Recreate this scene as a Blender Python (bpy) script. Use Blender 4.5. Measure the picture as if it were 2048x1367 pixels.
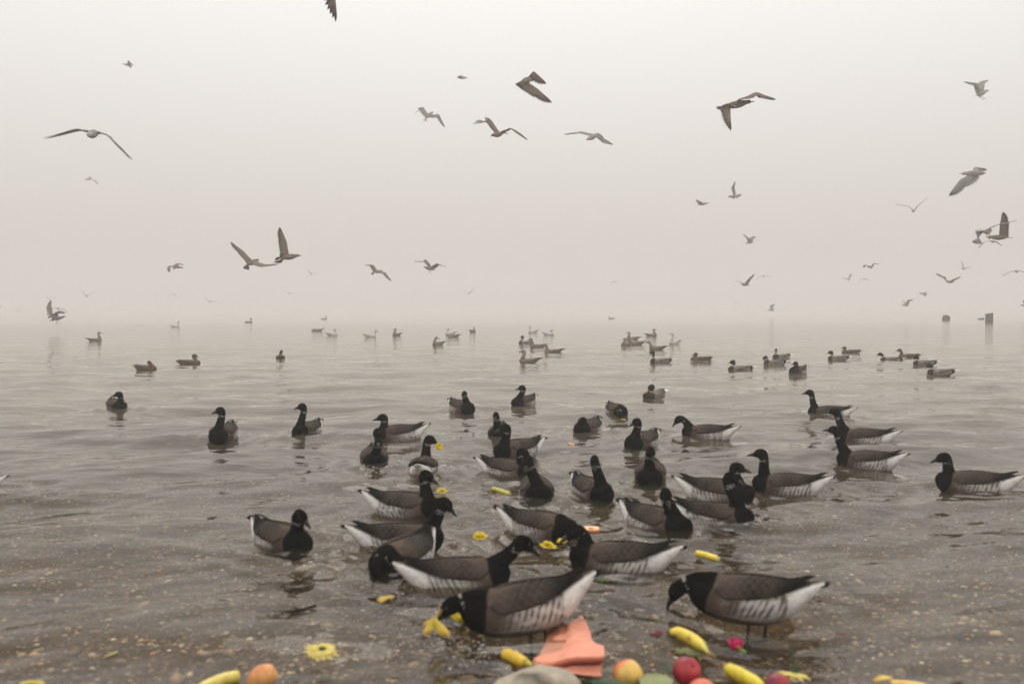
import bpy, math, random
import numpy as np
from mathutils import Vector, Matrix

random.seed(7)
rng = np.random.default_rng(7)
for o in list(bpy.data.objects):
    bpy.data.objects.remove(o, do_unlink=True)
S = bpy.context.scene
COL = S.collection
R = math.radians

# ------------------------------------------------------------------ camera
CAM_H = 1.12
F_PX = 35.0 / 36.0 * 2048
PITCH = math.atan((683.5 - 605.0) / F_PX)
cam_data = bpy.data.cameras.new('camera')
cam_data.lens = 35.0
cam_data.sensor_width = 36.0
cam_data.clip_start = 0.05
cam_data.clip_end = 4000
cam_data.dof.use_dof = True
cam_data.dof.focus_distance = 19.0
cam_data.dof.aperture_fstop = 3.0
cam = bpy.data.objects.new('camera', cam_data)
cam.location = (0, 0, CAM_H)
cam.rotation_euler = (math.pi / 2 - PITCH, 0, 0)
COL.objects.link(cam)
S.camera = cam

# ------------------------------------------------------------------ sky, sun, exposure
SUN_EL, SUN_AZ = R(52), R(0)            # a veiled sun high in front of the camera
w = bpy.data.worlds.new('World')
S.world = w
w.use_nodes = True
nt = w.node_tree
nt.nodes.clear()
sky = nt.nodes.new('ShaderNodeTexSky')
sky.sky_type = 'NISHITA'
sky.sun_disc = False
sky.sun_elevation = SUN_EL
sky.sun_rotation = SUN_AZ
sky.dust_density = 6.0
sky.air_density = 1.5
hs = nt.nodes.new('ShaderNodeHueSaturation')
hs.inputs['Saturation'].default_value = 0.08
nt.links.new(sky.outputs['Color'], hs.inputs['Color'])
tc = nt.nodes.new('ShaderNodeTexCoord')
sx = nt.nodes.new('ShaderNodeSeparateXYZ')
nt.links.new(tc.outputs['Generated'], sx.inputs[0])
ramp = nt.nodes.new('ShaderNodeValToRGB')    # overcast sky: about three times brighter at the zenith
ramp.color_ramp.elements[0].position = 0.0
ramp.color_ramp.elements[0].color = (0.51, 0.475, 0.44, 1)
ramp.color_ramp.elements[1].position = 1.0
ramp.color_ramp.elements[1].color = (1.50, 1.45, 1.40, 1)
e = ramp.color_ramp.elements.new(0.30)
e.color = (0.945, 0.918, 0.89, 1)
nt.links.new(sx.outputs['Z'], ramp.inputs['Fac'])
sc_ = nt.nodes.new('ShaderNodeMixRGB')
sc_.blend_type = 'MULTIPLY'
sc_.inputs['Fac'].default_value = 1.0
sc_.inputs['Color2'].default_value = (12.0, 12.0, 12.0, 1)
nt.links.new(ramp.outputs['Color'], sc_.inputs['Color1'])
mx = nt.nodes.new('ShaderNodeMixRGB')
mx.inputs['Fac'].default_value = 0.82
nt.links.new(hs.outputs['Color'], mx.inputs['Color1'])
nt.links.new(sc_.outputs['Color'], mx.inputs['Color2'])
bg = nt.nodes.new('ShaderNodeBackground')
bg.inputs['Strength'].default_value = 0.096
nt.links.new(mx.outputs['Color'], bg.inputs['Color'])
wo = nt.nodes.new('ShaderNodeOutputWorld')
nt.links.new(bg.outputs[0], wo.inputs['Surface'])

sun_d = bpy.data.lights.new('sun', 'SUN')
sun_d.energy = 0.5
sun_d.angle = R(25)
sun_d.color = (1.0, 0.95, 0.88)
sun = bpy.data.objects.new('sun', sun_d)
sun.rotation_euler = (-(math.pi / 2 - SUN_EL), 0, 0)
sun.location = (0, 30, 40)
COL.objects.link(sun)

S.view_settings.view_transform = 'Standard'
S.view_settings.look = 'None'
S.view_settings.gamma = 1.0
S.view_settings.exposure = 0.0
S.view_settings.use_curve_mapping = False
S.render.engine = 'CYCLES'
cy = S.cycles
cy.use_denoising = True
cy.max_bounces = 8
cy.diffuse_bounces = 2
cy.glossy_bounces = 3
cy.transmission_bounces = 4
cy.transparent_max_bounces = 12
cy.volume_bounces = 2
cy.caustics_reflective = False
cy.caustics_refractive = False

# ------------------------------------------------------------------ pixel helpers (photo is 2048 x 1367)
FWD = Vector((0, math.cos(PITCH), -math.sin(PITCH)))
UPV = Vector((0, math.sin(PITCH), math.cos(PITCH)))
CAM = Vector((0, 0, CAM_H))


def ray(px, py):
    return FWD + Vector((1, 0, 0)) * ((px - 1024) / F_PX) + UPV * ((683.5 - py) / F_PX)


def at(px, py, depth):
    return CAM + ray(px, py) * depth


def ground(px, py, z=0.0):
    d = ray(px, py)
    return CAM + d * ((z - CAM_H) / d.z)


# ------------------------------------------------------------------ materials
def new_mat(name):
    m = bpy.data.materials.new(name)
    m.use_nodes = True
    n = m.node_tree
    b = n.nodes.get('Principled BSDF')
    return m, n, b


def noise_node(n, scale, detail=4, vec=None, rough=0.55):
    t = n.nodes.new('ShaderNodeTexNoise')
    t.inputs['Scale'].default_value = scale
    t.inputs['Detail'].default_value = detail
    t.inputs['Roughness'].default_value = rough
    if vec is not None:
        n.links.new(vec, t.inputs['Vector'])
    return t


def attr_mat(name, rough=0.7, spec=0.25, noise=70.0, stretch=(1, 1, 1), amount=0.35, bump=0.25, translucent=0.0, sheen=0.0):
    """Colour comes from the mesh attribute Col; grain and fine relief are procedural."""
    m, n, b = new_mat(name)
    a = n.nodes.new('ShaderNodeAttribute')
    a.attribute_name = 'Col'
    t = n.nodes.new('ShaderNodeTexCoord')
    mp = n.nodes.new('ShaderNodeMapping')
    mp.inputs['Scale'].default_value = stretch
    n.links.new(t.outputs['Object'], mp.inputs['Vector'])
    nz = noise_node(n, noise, 5, mp.outputs['Vector'], 0.65)
    mr = n.nodes.new('ShaderNodeMapRange')
    mr.inputs['From Min'].default_value = 0.25
    mr.inputs['From Max'].default_value = 0.75
    mr.inputs['To Min'].default_value = 1 - amount
    mr.inputs['To Max'].default_value = 1 + amount
    n.links.new(nz.outputs['Fac'], mr.inputs['Value'])
    mul = n.nodes.new('ShaderNodeVectorMath')
    mul.operation = 'SCALE'
    n.links.new(a.outputs['Color'], mul.inputs[0])
    n.links.new(mr.outputs['Result'], mul.inputs['Scale'])
    n.links.new(mul.outputs['Vector'], b.inputs['Base Color'])
    b.inputs['Roughness'].default_value = rough
    b.inputs['Specular IOR Level'].default_value = spec
    b.inputs['Sheen Weight'].default_value = sheen
    if bump:
        bp = n.nodes.new('ShaderNodeBump')
        bp.inputs['Strength'].default_value = bump
        bp.inputs['Distance'].default_value = 0.004
        n.links.new(nz.outputs['Fac'], bp.inputs['Height'])
        n.links.new(bp.outputs['Normal'], b.inputs['Normal'])
    if translucent:
        tr = n.nodes.new('ShaderNodeBsdfTranslucent')
        n.links.new(mul.outputs['Vector'], tr.inputs['Color'])
        ms = n.nodes.new('ShaderNodeMixShader')
        ms.inputs['Fac'].default_value = translucent
        out = n.nodes.get('Material Output')
        n.links.new(b.outputs[0], ms.inputs[1])
        n.links.new(tr.outputs[0], ms.inputs[2])
        n.links.new(ms.outputs[0], out.inputs['Surface'])
    return m


M_PLUME = attr_mat('plumage', 0.9, 0.015, 60, (0.35, 1, 1), 0.30, 0.35)
M_WING = attr_mat('wing_feathers', 0.8, 0.08, 90, (0.25, 1, 1), 0.30, 0.35)
M_FLIGHT = attr_mat('flight_feathers', 0.7, 0.15, 60, (1, 1, 1), 0.20, 0.15, translucent=0.16)
M_BILL = attr_mat('bill_horn', 0.4, 0.4, 50, (1, 1, 1), 0.12, 0.05)
M_EYE = attr_mat('eye_gloss', 0.08, 0.6, 10, (1, 1, 1), 0.0, 0.0)
M_FRUIT = attr_mat('fruit_skin', 0.36, 0.45, 34, (1, 1, 1), 0.26, 0.15)
M_PETAL = attr_mat('petal_skin', 0.6, 0.25, 70, (1, 1, 1), 0.14, 0.1, translucent=0.25)
M_LEAF = attr_mat('leaf_skin', 0.5, 0.3, 50, (1, 1, 1), 0.22, 0.15, translucent=0.15)
M_CLOTH = attr_mat('cloth_weave', 0.8, 0.15, 22, (1, 1, 1), 0.16, 0.6)
M_WOOD = attr_mat('weathered_wood', 0.85, 0.2, 9, (3, 3, 0.4), 0.35, 0.4)
M_ROCK = attr_mat('grey_rock', 0.8, 0.3, 26, (1, 1, 1), 0.35, 0.7)
M_STONE = attr_mat('wet_gravel', 0.5, 0.4, 60, (1, 1, 1), 0.25, 0.2)


# ------------------------------------------------------------------ mesh helpers
def mesh_obj(name, V, Fc, mat, parent=None, col=None, smooth=True):
    me = bpy.data.meshes.new(name)
    V = np.asarray(V, dtype=np.float64)
    me.from_pydata(V.tolist(), [], [tuple(int(i) for i in f) for f in Fc])
    if smooth:
        me.polygons.foreach_set('use_smooth', [True] * len(me.polygons))
    if col is not None:
        set_col(me, col)
    me.materials.append(mat)
    o = bpy.data.objects.new(name, me)
    COL.objects.link(o)
    if parent is not None:
        o.parent = parent
    return o


def set_col(me, col):
    n = len(me.vertices)
    c = np.asarray(col, dtype=np.float32)
    if c.ndim == 1:
        c = np.tile(c, (n, 1))
    c4 = np.ones((n, 4), dtype=np.float32)
    c4[:, :3] = np.clip(c[:, :3], 0, 1)
    a = me.color_attributes.new('Col', 'FLOAT_COLOR', 'POINT')
    a.data.foreach_set('color', c4.ravel())


def thing(name, label, cat, loc=(0, 0, 0), group=None, rot=(0, 0, 0)):
    o = bpy.data.objects.new(name, None)
    COL.objects.link(o)
    o.empty_display_size = 0.1
    o.location = loc
    o.rotation_euler = rot
    tag(o, label, cat, group)
    return o


def tag(o, label=None, cat=None, group=None, kind=None):
    if label:
        o['label'] = label
    if cat:
        o['category'] = cat
    if group:
        o['group'] = group
    if kind:
        o['kind'] = kind
    return o


class MB:
    """collects several shapes into one mesh"""
    def __init__(self):
        self.V, self.F, self.C, self.n = [], [], [], 0

    def add(self, V, Fc, c):
        V = np.asarray(V, dtype=np.float64)
        c = np.asarray(c, dtype=np.float64)
        if c.ndim == 1:
            c = np.tile(c, (len(V), 1))
        self.V.append(V)
        self.C.append(c)
        self.F += [tuple(int(i) + self.n for i in f) for f in Fc]
        self.n += len(V)

    def build(self, name, mat, parent=None, smooth=True):
        return mesh_obj(name, np.vstack(self.V), self.F, mat, parent, np.vstack(self.C), smooth)


def grid_faces(nu, nv, close_v=False):
    f = []
    for i in range(nu - 1):
        for j in range(nv if close_v else nv - 1):
            a = i * nv + j
            b = i * nv + (j + 1) % nv
            f.append((a, b, b + nv, a + nv))
    return f


def tube_rings(P, ra, rb, A, B, seg):
    """rings round points P with half axes ra*A, rb*B; closed with end caps"""
    n = len(P)
    th = np.linspace(0, 2 * np.pi, seg, endpoint=False)
    V = (P[:, None, :] + (np.cos(th)[None, :, None] * A[:, None, :]) * ra[:, None, None]
         + (np.sin(th)[None, :, None] * B[:, None, :]) * rb[:, None, None]).reshape(-1, 3)
    f = grid_faces(n, seg, True)
    f.append(tuple(range(seg))[::-1])
    f.append(tuple((n - 1) * seg + k for k in range(seg)))
    return V, f


def frames(P, up=(0, 1, 0)):
    T = np.gradient(P, axis=0)
    T /= np.linalg.norm(T, axis=1)[:, None] + 1e-9
    A = np.zeros_like(P)
    a = np.array(up, dtype=float)
    for i in range(len(P)):
        a = a - T[i] * a.dot(T[i])
        if np.linalg.norm(a) < 1e-6:
            a = np.array([0.3, 0.5, 0.8]) - T[i] * T[i].dot([0.3, 0.5, 0.8])
        a = a / np.linalg.norm(a)
        A[i] = a
    return T, A, np.cross(T, A)


def tube(P, r, seg=8, up=(0, 1, 0), flat=1.0):
    P = np.asarray(P, dtype=float)
    r = np.asarray(r, dtype=float)
    T, A, B = frames(P, up)
    return tube_rings(P, r, r * flat, A, B, seg)


def hermite(p0, t0, p1, t1, n):
    u = np.linspace(0, 1, n)[:, None]
    return ((2 * u**3 - 3 * u**2 + 1) * p0 + (u**3 - 2 * u**2 + u) * t0
            + (-2 * u**3 + 3 * u**2) * p1 + (u**3 - u**2) * t1)


def smooth_interp(x, xp, fp):
    """monotone-ish cubic through the stations (xp increasing)"""
    xp = np.asarray(xp, float)
    fp = np.asarray(fp, float)
    m = np.gradient(fp, xp)
    x = np.clip(np.asarray(x, float), xp[0], xp[-1])
    i = np.clip(np.searchsorted(xp, x) - 1, 0, len(xp) - 2)
    h = xp[i + 1] - xp[i]
    u = (x - xp[i]) / h
    return ((2 * u**3 - 3 * u**2 + 1) * fp[i] + (u**3 - 2 * u**2 + u) * h * m[i]
            + (-2 * u**3 + 3 * u**2) * fp[i + 1] + (u**3 - u**2) * h * m[i + 1])


def ellipsoid(c, X, Y, Z, nu=10, nv=16):
    c = np.asarray(c, float)
    u = np.linspace(0.02, np.pi - 0.02, nu)
    th = np.linspace(0, 2 * np.pi, nv, endpoint=False)
    V = []
    for a in u:
        V.append(c + np.cos(a) * X + np.sin(a) * (np.cos(th)[:, None] * Y + np.sin(th)[:, None] * Z))
    V = np.vstack(V)
    f = grid_faces(nu, nv, True)
    f.append(tuple(range(nv))[::-1])
    f.append(tuple((nu - 1) * nv + k for k in range(nv)))
    return V, f


def vnoise(V, f, seed=0):
    """smooth pseudo noise in -1..1 from a few sines"""
    r = np.random.default_rng(seed)
    out = np.zeros(len(V))
    for k in range(6):
        d = r.normal(size=3)
        d /= np.linalg.norm(d)
        out += np.sin(V @ d * f * r.uniform(0.6, 1.7) + r.uniform(0, 6.28))
    return out / 3.2


def mixc(a, b, t):
    t = np.clip(np.asarray(t), 0, 1)[:, None]
    return np.asarray(a) * (1 - t) + np.asarray(b) * t


def sstep(x, a, b):
    t = np.clip((x - a) / (b - a), 0, 1)
    return t * t * (3 - 2 * t)


def blade(p0, d, nrm, length, width, n=5, tip=0.5, camber=0.04, curve=None):
    """a single feather: thin tapered blade with a rounded tip, two faces thick"""
    d = np.asarray(d, float); d /= np.linalg.norm(d)
    nrm = np.asarray(nrm, float)
    nrm = nrm - d * nrm.dot(d)
    nrm /= np.linalg.norm(nrm) + 1e-9
    s = np.cross(nrm, d)
    u = np.linspace(0, 1, n)
    wd = width * 0.5 * np.clip(np.minimum(0.55 + 0.8 * u, 1.0) * np.sqrt(np.clip(1 - np.clip((u - tip) / (1 - tip + 1e-6), 0, 1)**2.2, 0.003, 1)), 0.03, 1)
    V = []
    for i in range(n):
        c = np.asarray(p0) + d * length * u[i]
        if curve is not None:
            c = c + np.asarray(curve) * u[i]**2
        V += [c - s * wd[i] - nrm * camber * width, c + nrm * 0.0008, c + s * wd[i] - nrm * camber * width]
    f = grid_faces(n, 3)
    return np.array(V), f, np.repeat(u, 3)


# ------------------------------------------------------------------ species
BRANT = dict(
    st=np.array([  # x, zc, ry, rz  (tail root to breast), metres, waterline z = 0
        [-0.238, 0.096, 0.012, 0.010], [-0.20, 0.074, 0.032, 0.028], [-0.15, 0.044, 0.056, 0.054],
        [-0.08, 0.024, 0.085, 0.075], [0.0, 0.019, 0.099, 0.085], [0.07, 0.020, 0.099, 0.083],
        [0.14, 0.024, 0.086, 0.074], [0.19, 0.032, 0.064, 0.058], [0.220, 0.040, 0.040, 0.040], [0.233, 0.044, 0.012, 0.012]]),
    neck0=(0.130, 0, 0.040), nt=(0.16, 0, 0.14), nr=(0.060, 0.042, 0.0325, 0.0285, 0.028), head=(0.041, 0.0255, 0.0305), face=0.020,
    bill=(0.040, 0.011, 0.0125), wa1=[56, 70, 72, 63, 36], wing=(0.135, -0.205), tail=(-0.218, 0.090, 0.042))
MALLARD = dict(
    st=np.array([
        [-0.225, 0.060, 0.014, 0.010], [-0.18, 0.044, 0.042, 0.028], [-0.12, 0.022, 0.068, 0.048],
        [-0.05, 0.008, 0.086, 0.062], [0.03, 0.004, 0.092, 0.066], [0.10, 0.006, 0.086, 0.062],
        [0.155, 0.012, 0.066, 0.050], [0.19, 0.020, 0.040, 0.034], [0.203, 0.024, 0.012, 0.012]]),
    neck0=(0.125, 0, 0.025), nt=(0.10, 0, 0.14), nr=(0.050, 0.034, 0.028, 0.027, 0.026), head=(0.047, 0.0285, 0.033), face=0.022,
    bill=(0.052, 0.013, 0.010), wing=(0.11, -0.215), tail=(-0.20, 0.054, 0.075))
GULL = dict(
    st=np.array([
        [-0.20, 0.066, 0.014, 0.010], [-0.16, 0.052, 0.034, 0.028], [-0.10, 0.032, 0.056, 0.046],
        [-0.03, 0.017, 0.074, 0.060], [0.05, 0.014, 0.080, 0.066], [0.11, 0.018, 0.072, 0.062],
        [0.16, 0.028, 0.054, 0.050], [0.19, 0.036, 0.030, 0.030], [0.20, 0.038, 0.010, 0.010]]),
    neck0=(0.12, 0, 0.040), nt=(0.10, 0, 0.15), nr=(0.058, 0.046, 0.037, 0.032, 0.030), head=(0.045, 0.030, 0.033), face=0.022,
    bill=(0.050, 0.0085, 0.0095), wing=(0.115, -0.29), tail=(-0.17, 0.064, 0.10))

BLACK = np.array([0.0055, 0.0048, 0.0043])
BROWN = np.array([0.094, 0.070, 0.053])
DKBR = np.array([0.047, 0.036, 0.029])
WHITE = np.array([0.74, 0.71, 0.67])


def hull(sp, x):
    st = sp['st']
    return (smooth_interp(x, st[:, 0], st[:, 1]), smooth_interp(x, st[:, 0], st[:, 2]), smooth_interp(x, st[:, 0], st[:, 3]))


def bird_source(sp, head, hd, voxel):
    """body + neck + head shells to be fused into one continuous mesh"""
    mb = MB()
    st = sp['st']
    xs = np.linspace(st[0, 0], st[-1, 0], 34)
    zc, ry, rz = hull(sp, xs)
    P = np.stack([xs, 0 * xs, zc], 1)
    n = len(xs)
    A = np.tile([0, 1.0, 0], (n, 1)); B = np.tile([0, 0, 1.0], (n, 1))
    V, f = tube_rings(P, np.maximum(ry, .004), np.maximum(rz, .004), A, B, 22)
    mb.add(V, f, (1, 1, 1))
    p0 = np.array(sp['neck0'], float)
    hd = hd / np.linalg.norm(hd)
    up = np.array([0, 0, 1.0]) - hd * hd[2]
    up /= np.linalg.norm(up) + 1e-9
    p1 = head - hd * 0.016 - up * 0.006
    L = np.linalg.norm(p1 - p0)
    k = sstep(np.array([head[2]]), 0.10, 0.19)[0]
    t0 = np.array(sp['nt'], float)
    t0 = t0 / np.linalg.norm(t0) * L * 1.15
    nrad = list(sp['nr'])
    if head[2] < 0.12:                      # lowered head: the neck leaves high on the breast and arches over
        p0 = p0 + np.array([0.012, 0, 0.022])
        L = np.linalg.norm(p1 - p0)
        t0 = np.array([0.80, 0, 0.60 + 0.3 * max(0, 0.1 - head[2])]) * L
        nrad[0] *= 0.88
        nrad[1] *= 0.92
    t1 = (hd * (1 - k) * 1.0 + np.array([0, 0, 1.0]) * k + hd * 0.25 * k)
    t1 = t1 / np.linalg.norm(t1) * L * 0.9
    N = hermite(p0, t0, p1, t1, 20)
    nr = np.interp(np.linspace(0, 1, 20), np.linspace(0, 1, 5), nrad)
    V, f = tube(N, nr, 18)
    mb.add(V, f, (1, 1, 1))
    side = np.cross(up, hd)
    a, b, c = sp['head']
    V, f = ellipsoid(head, hd * a, side * b, up * c, 10, 16)
    mb.add(V, f, (1, 1, 1))
    V, f = ellipsoid(head + hd * a * 0.62 - up * c * 0.22, hd * a * 0.62, side * b * 0.66, up * c * 0.60, 8, 14)
    mb.add(V, f, (1, 1, 1))
    V, f = ellipsoid((N[-1] + N[-4]) / 2, (N[-1] - N[-4]) * 0.8, side * nr[-1] * 1.02, np.cross(side, N[-1] - N[-4]) / (np.linalg.norm(N[-1] - N[-4]) + 1e-9) * nr[-1] * 1.02, 8, 14)
    mb.add(V, f, (1, 1, 1))
    me = bpy.data.meshes.new('body')
    me.from_pydata(np.vstack(mb.V).tolist(), [], mb.F)
    o = bpy.data.objects.new('body', me)
    COL.objects.link(o)
    m = o.modifiers.new('fuse', 'REMESH')
    m.mode = 'VOXEL'
    m.voxel_size = voxel
    m2 = o.modifiers.new('soft', 'SMOOTH')
    m2.factor = 0.5
    m2.iterations = 4 if voxel < 0.0058 else 2
    return o, dict(N=N, nr=nr, hd=hd, up=up, side=side, head=head)


def neck_param(V, info):
    d = np.linalg.norm(V[:, None, :] - info['N'][None, :, :], axis=2) / info['nr'][None, :]
    i = d.argmin(1)
    return i / (len(info['N']) - 1), d.min(1)


def col_brant(V, info, seed):
    x, y, z = V.T
    sp = BRANT
    n1 = vnoise(V, 55, seed)
    n2 = vnoise(V, 160, seed + 1)
    t, dn = neck_param(V, info)
    c = np.tile(BROWN, (len(V), 1)) * (1 + 0.16 * n1[:, None])
    zc, ry, rz = hull(sp, np.clip(x, sp['st'][0, 0], sp['st'][-1, 0]))
    low = sstep(z + 0.006 * n1, 0.072, 0.054)                       # below the folded wing
    # white flank crossed by slanting brown bars
    fl = sstep(x, -0.115, -0.095) * sstep(x, 0.125 + 0.025 * n1, 0.030 + 0.025 * n1) * low
    ph = (x + 0.42 * z + 0.005 * n1) / 0.0225
    bars = sstep(np.sin(2 * np.pi * ph) + 0.7 * n2, -0.95, -0.1)
    fade = sstep(x, 0.10, -0.04)
    bars = bars * (0.35 + 0.65 * fade)
    c = mixc(c, WHITE * 0.84, fl * (0.10 + 0.80 * bars) * (0.93 + 0.07 * n2))
    # pale belly and white rear
    c = mixc(c, WHITE * 0.55, sstep(z, 0.0, -0.03) * sstep(x, 0.16, 0.10) * 0.8)
    c = mixc(c, WHITE, sstep(x + 0.010 * n1, -0.098, -0.112) * sstep(z - (zc + rz * 0.80), 0.004, -0.006))
    c = mixc(c, DKBR, sstep(z - (zc + rz * 0.55), 0.0, 0.012) * sstep(x, -0.06, -0.12) * (x > -0.19))
    # black breast, neck and head
    bl = sstep(x + 0.30 * (z - 0.04) + 0.006 * n1, 0.146, 0.156)
    bl = np.maximum(bl, ((dn < 1.35) & (t > 0.30)).astype(float))
    bl = np.maximum(bl, (np.linalg.norm(V - info['head'], axis=1) < 0.075).astype(float))
    c = mixc(c, BLACK, bl)
    # broken white necklace high on the neck, open behind
    lat = np.abs((V - info['N'][np.clip((t * 19).astype(int), 0, 19)]) @ info['side']) / 0.028
    front = (V - info['N'][np.clip((t * 19).astype(int), 0, 19)]) @ info['hd'] / 0.028
    cc = ((t > 0.70) & (t < 0.80) & (front > -0.45) & (dn < 1.3)) * sstep(np.sin(V @ np.array([160, 210, 420.])) + 0.5 * n2, -0.1, 0.4)
    c = mixc(c, WHITE * 0.8, cc * 0.45)
    return c


def col_drake(V, info, seed):
    x, y, z = V.T
    n1 = vnoise(V, 60, seed); n2 = vnoise(V, 200, seed + 1)
    t, dn = neck_param(V, info)
    c = np.tile(np.array([0.25, 0.225, 0.20]), (len(V), 1)) * (1 + 0.10 * n2[:, None])
    c = mixc(c, np.array([0.17, 0.135, 0.11]), sstep(z, 0.055, 0.085))
    c = mixc(c, BLACK * 1.5, sstep(x, -0.145, -0.16))
    c = mixc(c, WHITE, sstep(x, -0.19, -0.205))
    c = mixc(c, np.array([0.062, 0.036, 0.026]), sstep(x + 0.25 * z, 0.115, 0.125))
    hb = ((dn < 1.4) & (t > 0.42)).astype(float)
    c = mixc(c, np.array([0.062, 0.036, 0.026]), ((dn < 1.4) & (t > 0.2) & (t <= 0.42)).astype(float))
    c = mixc(c, np.array([0.010, 0.030, 0.018]), np.maximum(hb, (np.linalg.norm(V - info['head'], axis=1) < 0.06)))
    c = mixc(c, WHITE, ((dn < 1.4) & (t > 0.36) & (t < 0.46)).astype(float))
    return c


def col_hen(V, info, seed):
    x, y, z = V.T
    n1 = vnoise(V, 120, seed); n2 = vnoise(V, 240, seed + 1)
    c = mixc(np.array([0.060, 0.040, 0.027]), np.array([0.22, 0.150, 0.10]), 0.42 + 0.55 * n2 * 0.8 + 0.25 * n1)
    h = np.linalg.norm(V - info['head'], axis=1)
    c = mixc(c, np.array([0.145, 0.108, 0.078]) , sstep(h, 0.08, 0.05))
    d = V - info['head']
    c = mixc(c, np.array([0.05, 0.036, 0.027]), ((h < 0.06) & (d @ info['up'] > 0.012)).astype(float) * 0.8)
    return c


def col_gull_juv(V, info, seed):
    x, y, z = V.T
    n1 = vnoise(V, 90, seed); n2 = vnoise(V, 230, seed + 1)
    c = mixc(np.array([0.125, 0.094, 0.070]), np.array([0.36, 0.295, 0.235]), 0.40 + 0.35 * n2 + 0.22 * n1)
    h = np.linalg.norm(V - info['head'], axis=1)
    c = mixc(c, np.array([0.36, 0.30, 0.245]), sstep(h, 0.13, 0.05) * 0.7)
    d = V - info['head']
    c = mixc(c, np.array([0.11, 0.085, 0.068]), ((h < 0.06) & (d @ info['hd'] > -0.01) & (d @ info['up'] > 0.004)).astype(float) * 0.7)
    return c


def col_gull_ad(V, info, seed):
    n1 = vnoise(V, 90, seed)
    c = np.tile(WHITE * 0.82, (len(V), 1))
    h = np.linalg.norm(V - info['head'], axis=1)
    c = mixc(c, np.array([0.40, 0.35, 0.30]), sstep(h, 0.09, 0.04) * np.clip(0.35 + 0.4 * n1, 0, 1))
    return c


SPEC = {
    'brant': (BRANT, col_brant, BLACK * 1.6, DKBR, BLACK, BLACK),
    'drake': (MALLARD, col_drake, np.array([0.50, 0.36, 0.055]), np.array([0.16, 0.13, 0.105]), np.array([0.07, 0.055, 0.045]), WHITE),
    'hen': (MALLARD, col_hen, np.array([0.20, 0.12, 0.05]), np.array([0.095, 0.065, 0.044]), np.array([0.05, 0.05, 0.038]), np.array([0.25, 0.19, 0.14])),
    'juv': (GULL, col_gull_juv, np.array([0.035, 0.028, 0.025]), np.array([0.155, 0.118, 0.088]), np.array([0.045, 0.036, 0.03]), np.array([0.08, 0.062, 0.05])),
    'adult': (GULL, col_gull_ad, np.array([0.42, 0.30, 0.10]), np.array([0.40, 0.40, 0.40]), np.array([0.035, 0.033, 0.032]), WHITE),
}


def wing_hull(sp, x, lift):
    """the body's section, carried on backwards so that the wing tips stand clear of the tail"""
    st = sp['st']
    zc, ry, rz = hull(sp, np.maximum(x, st[0, 0]))
    k = sstep(-x, -(st[0, 0] + 0.11), -(sp['wing'][1]))
    zt = st[0, 1] + 0.012 + lift
    zc = zc * (1 - k) + zt * k
    ry = ry * (1 - k) + 0.022 * k
    rz = rz * (1 - k) + 0.010 * k
    return zc, ry, rz


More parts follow.
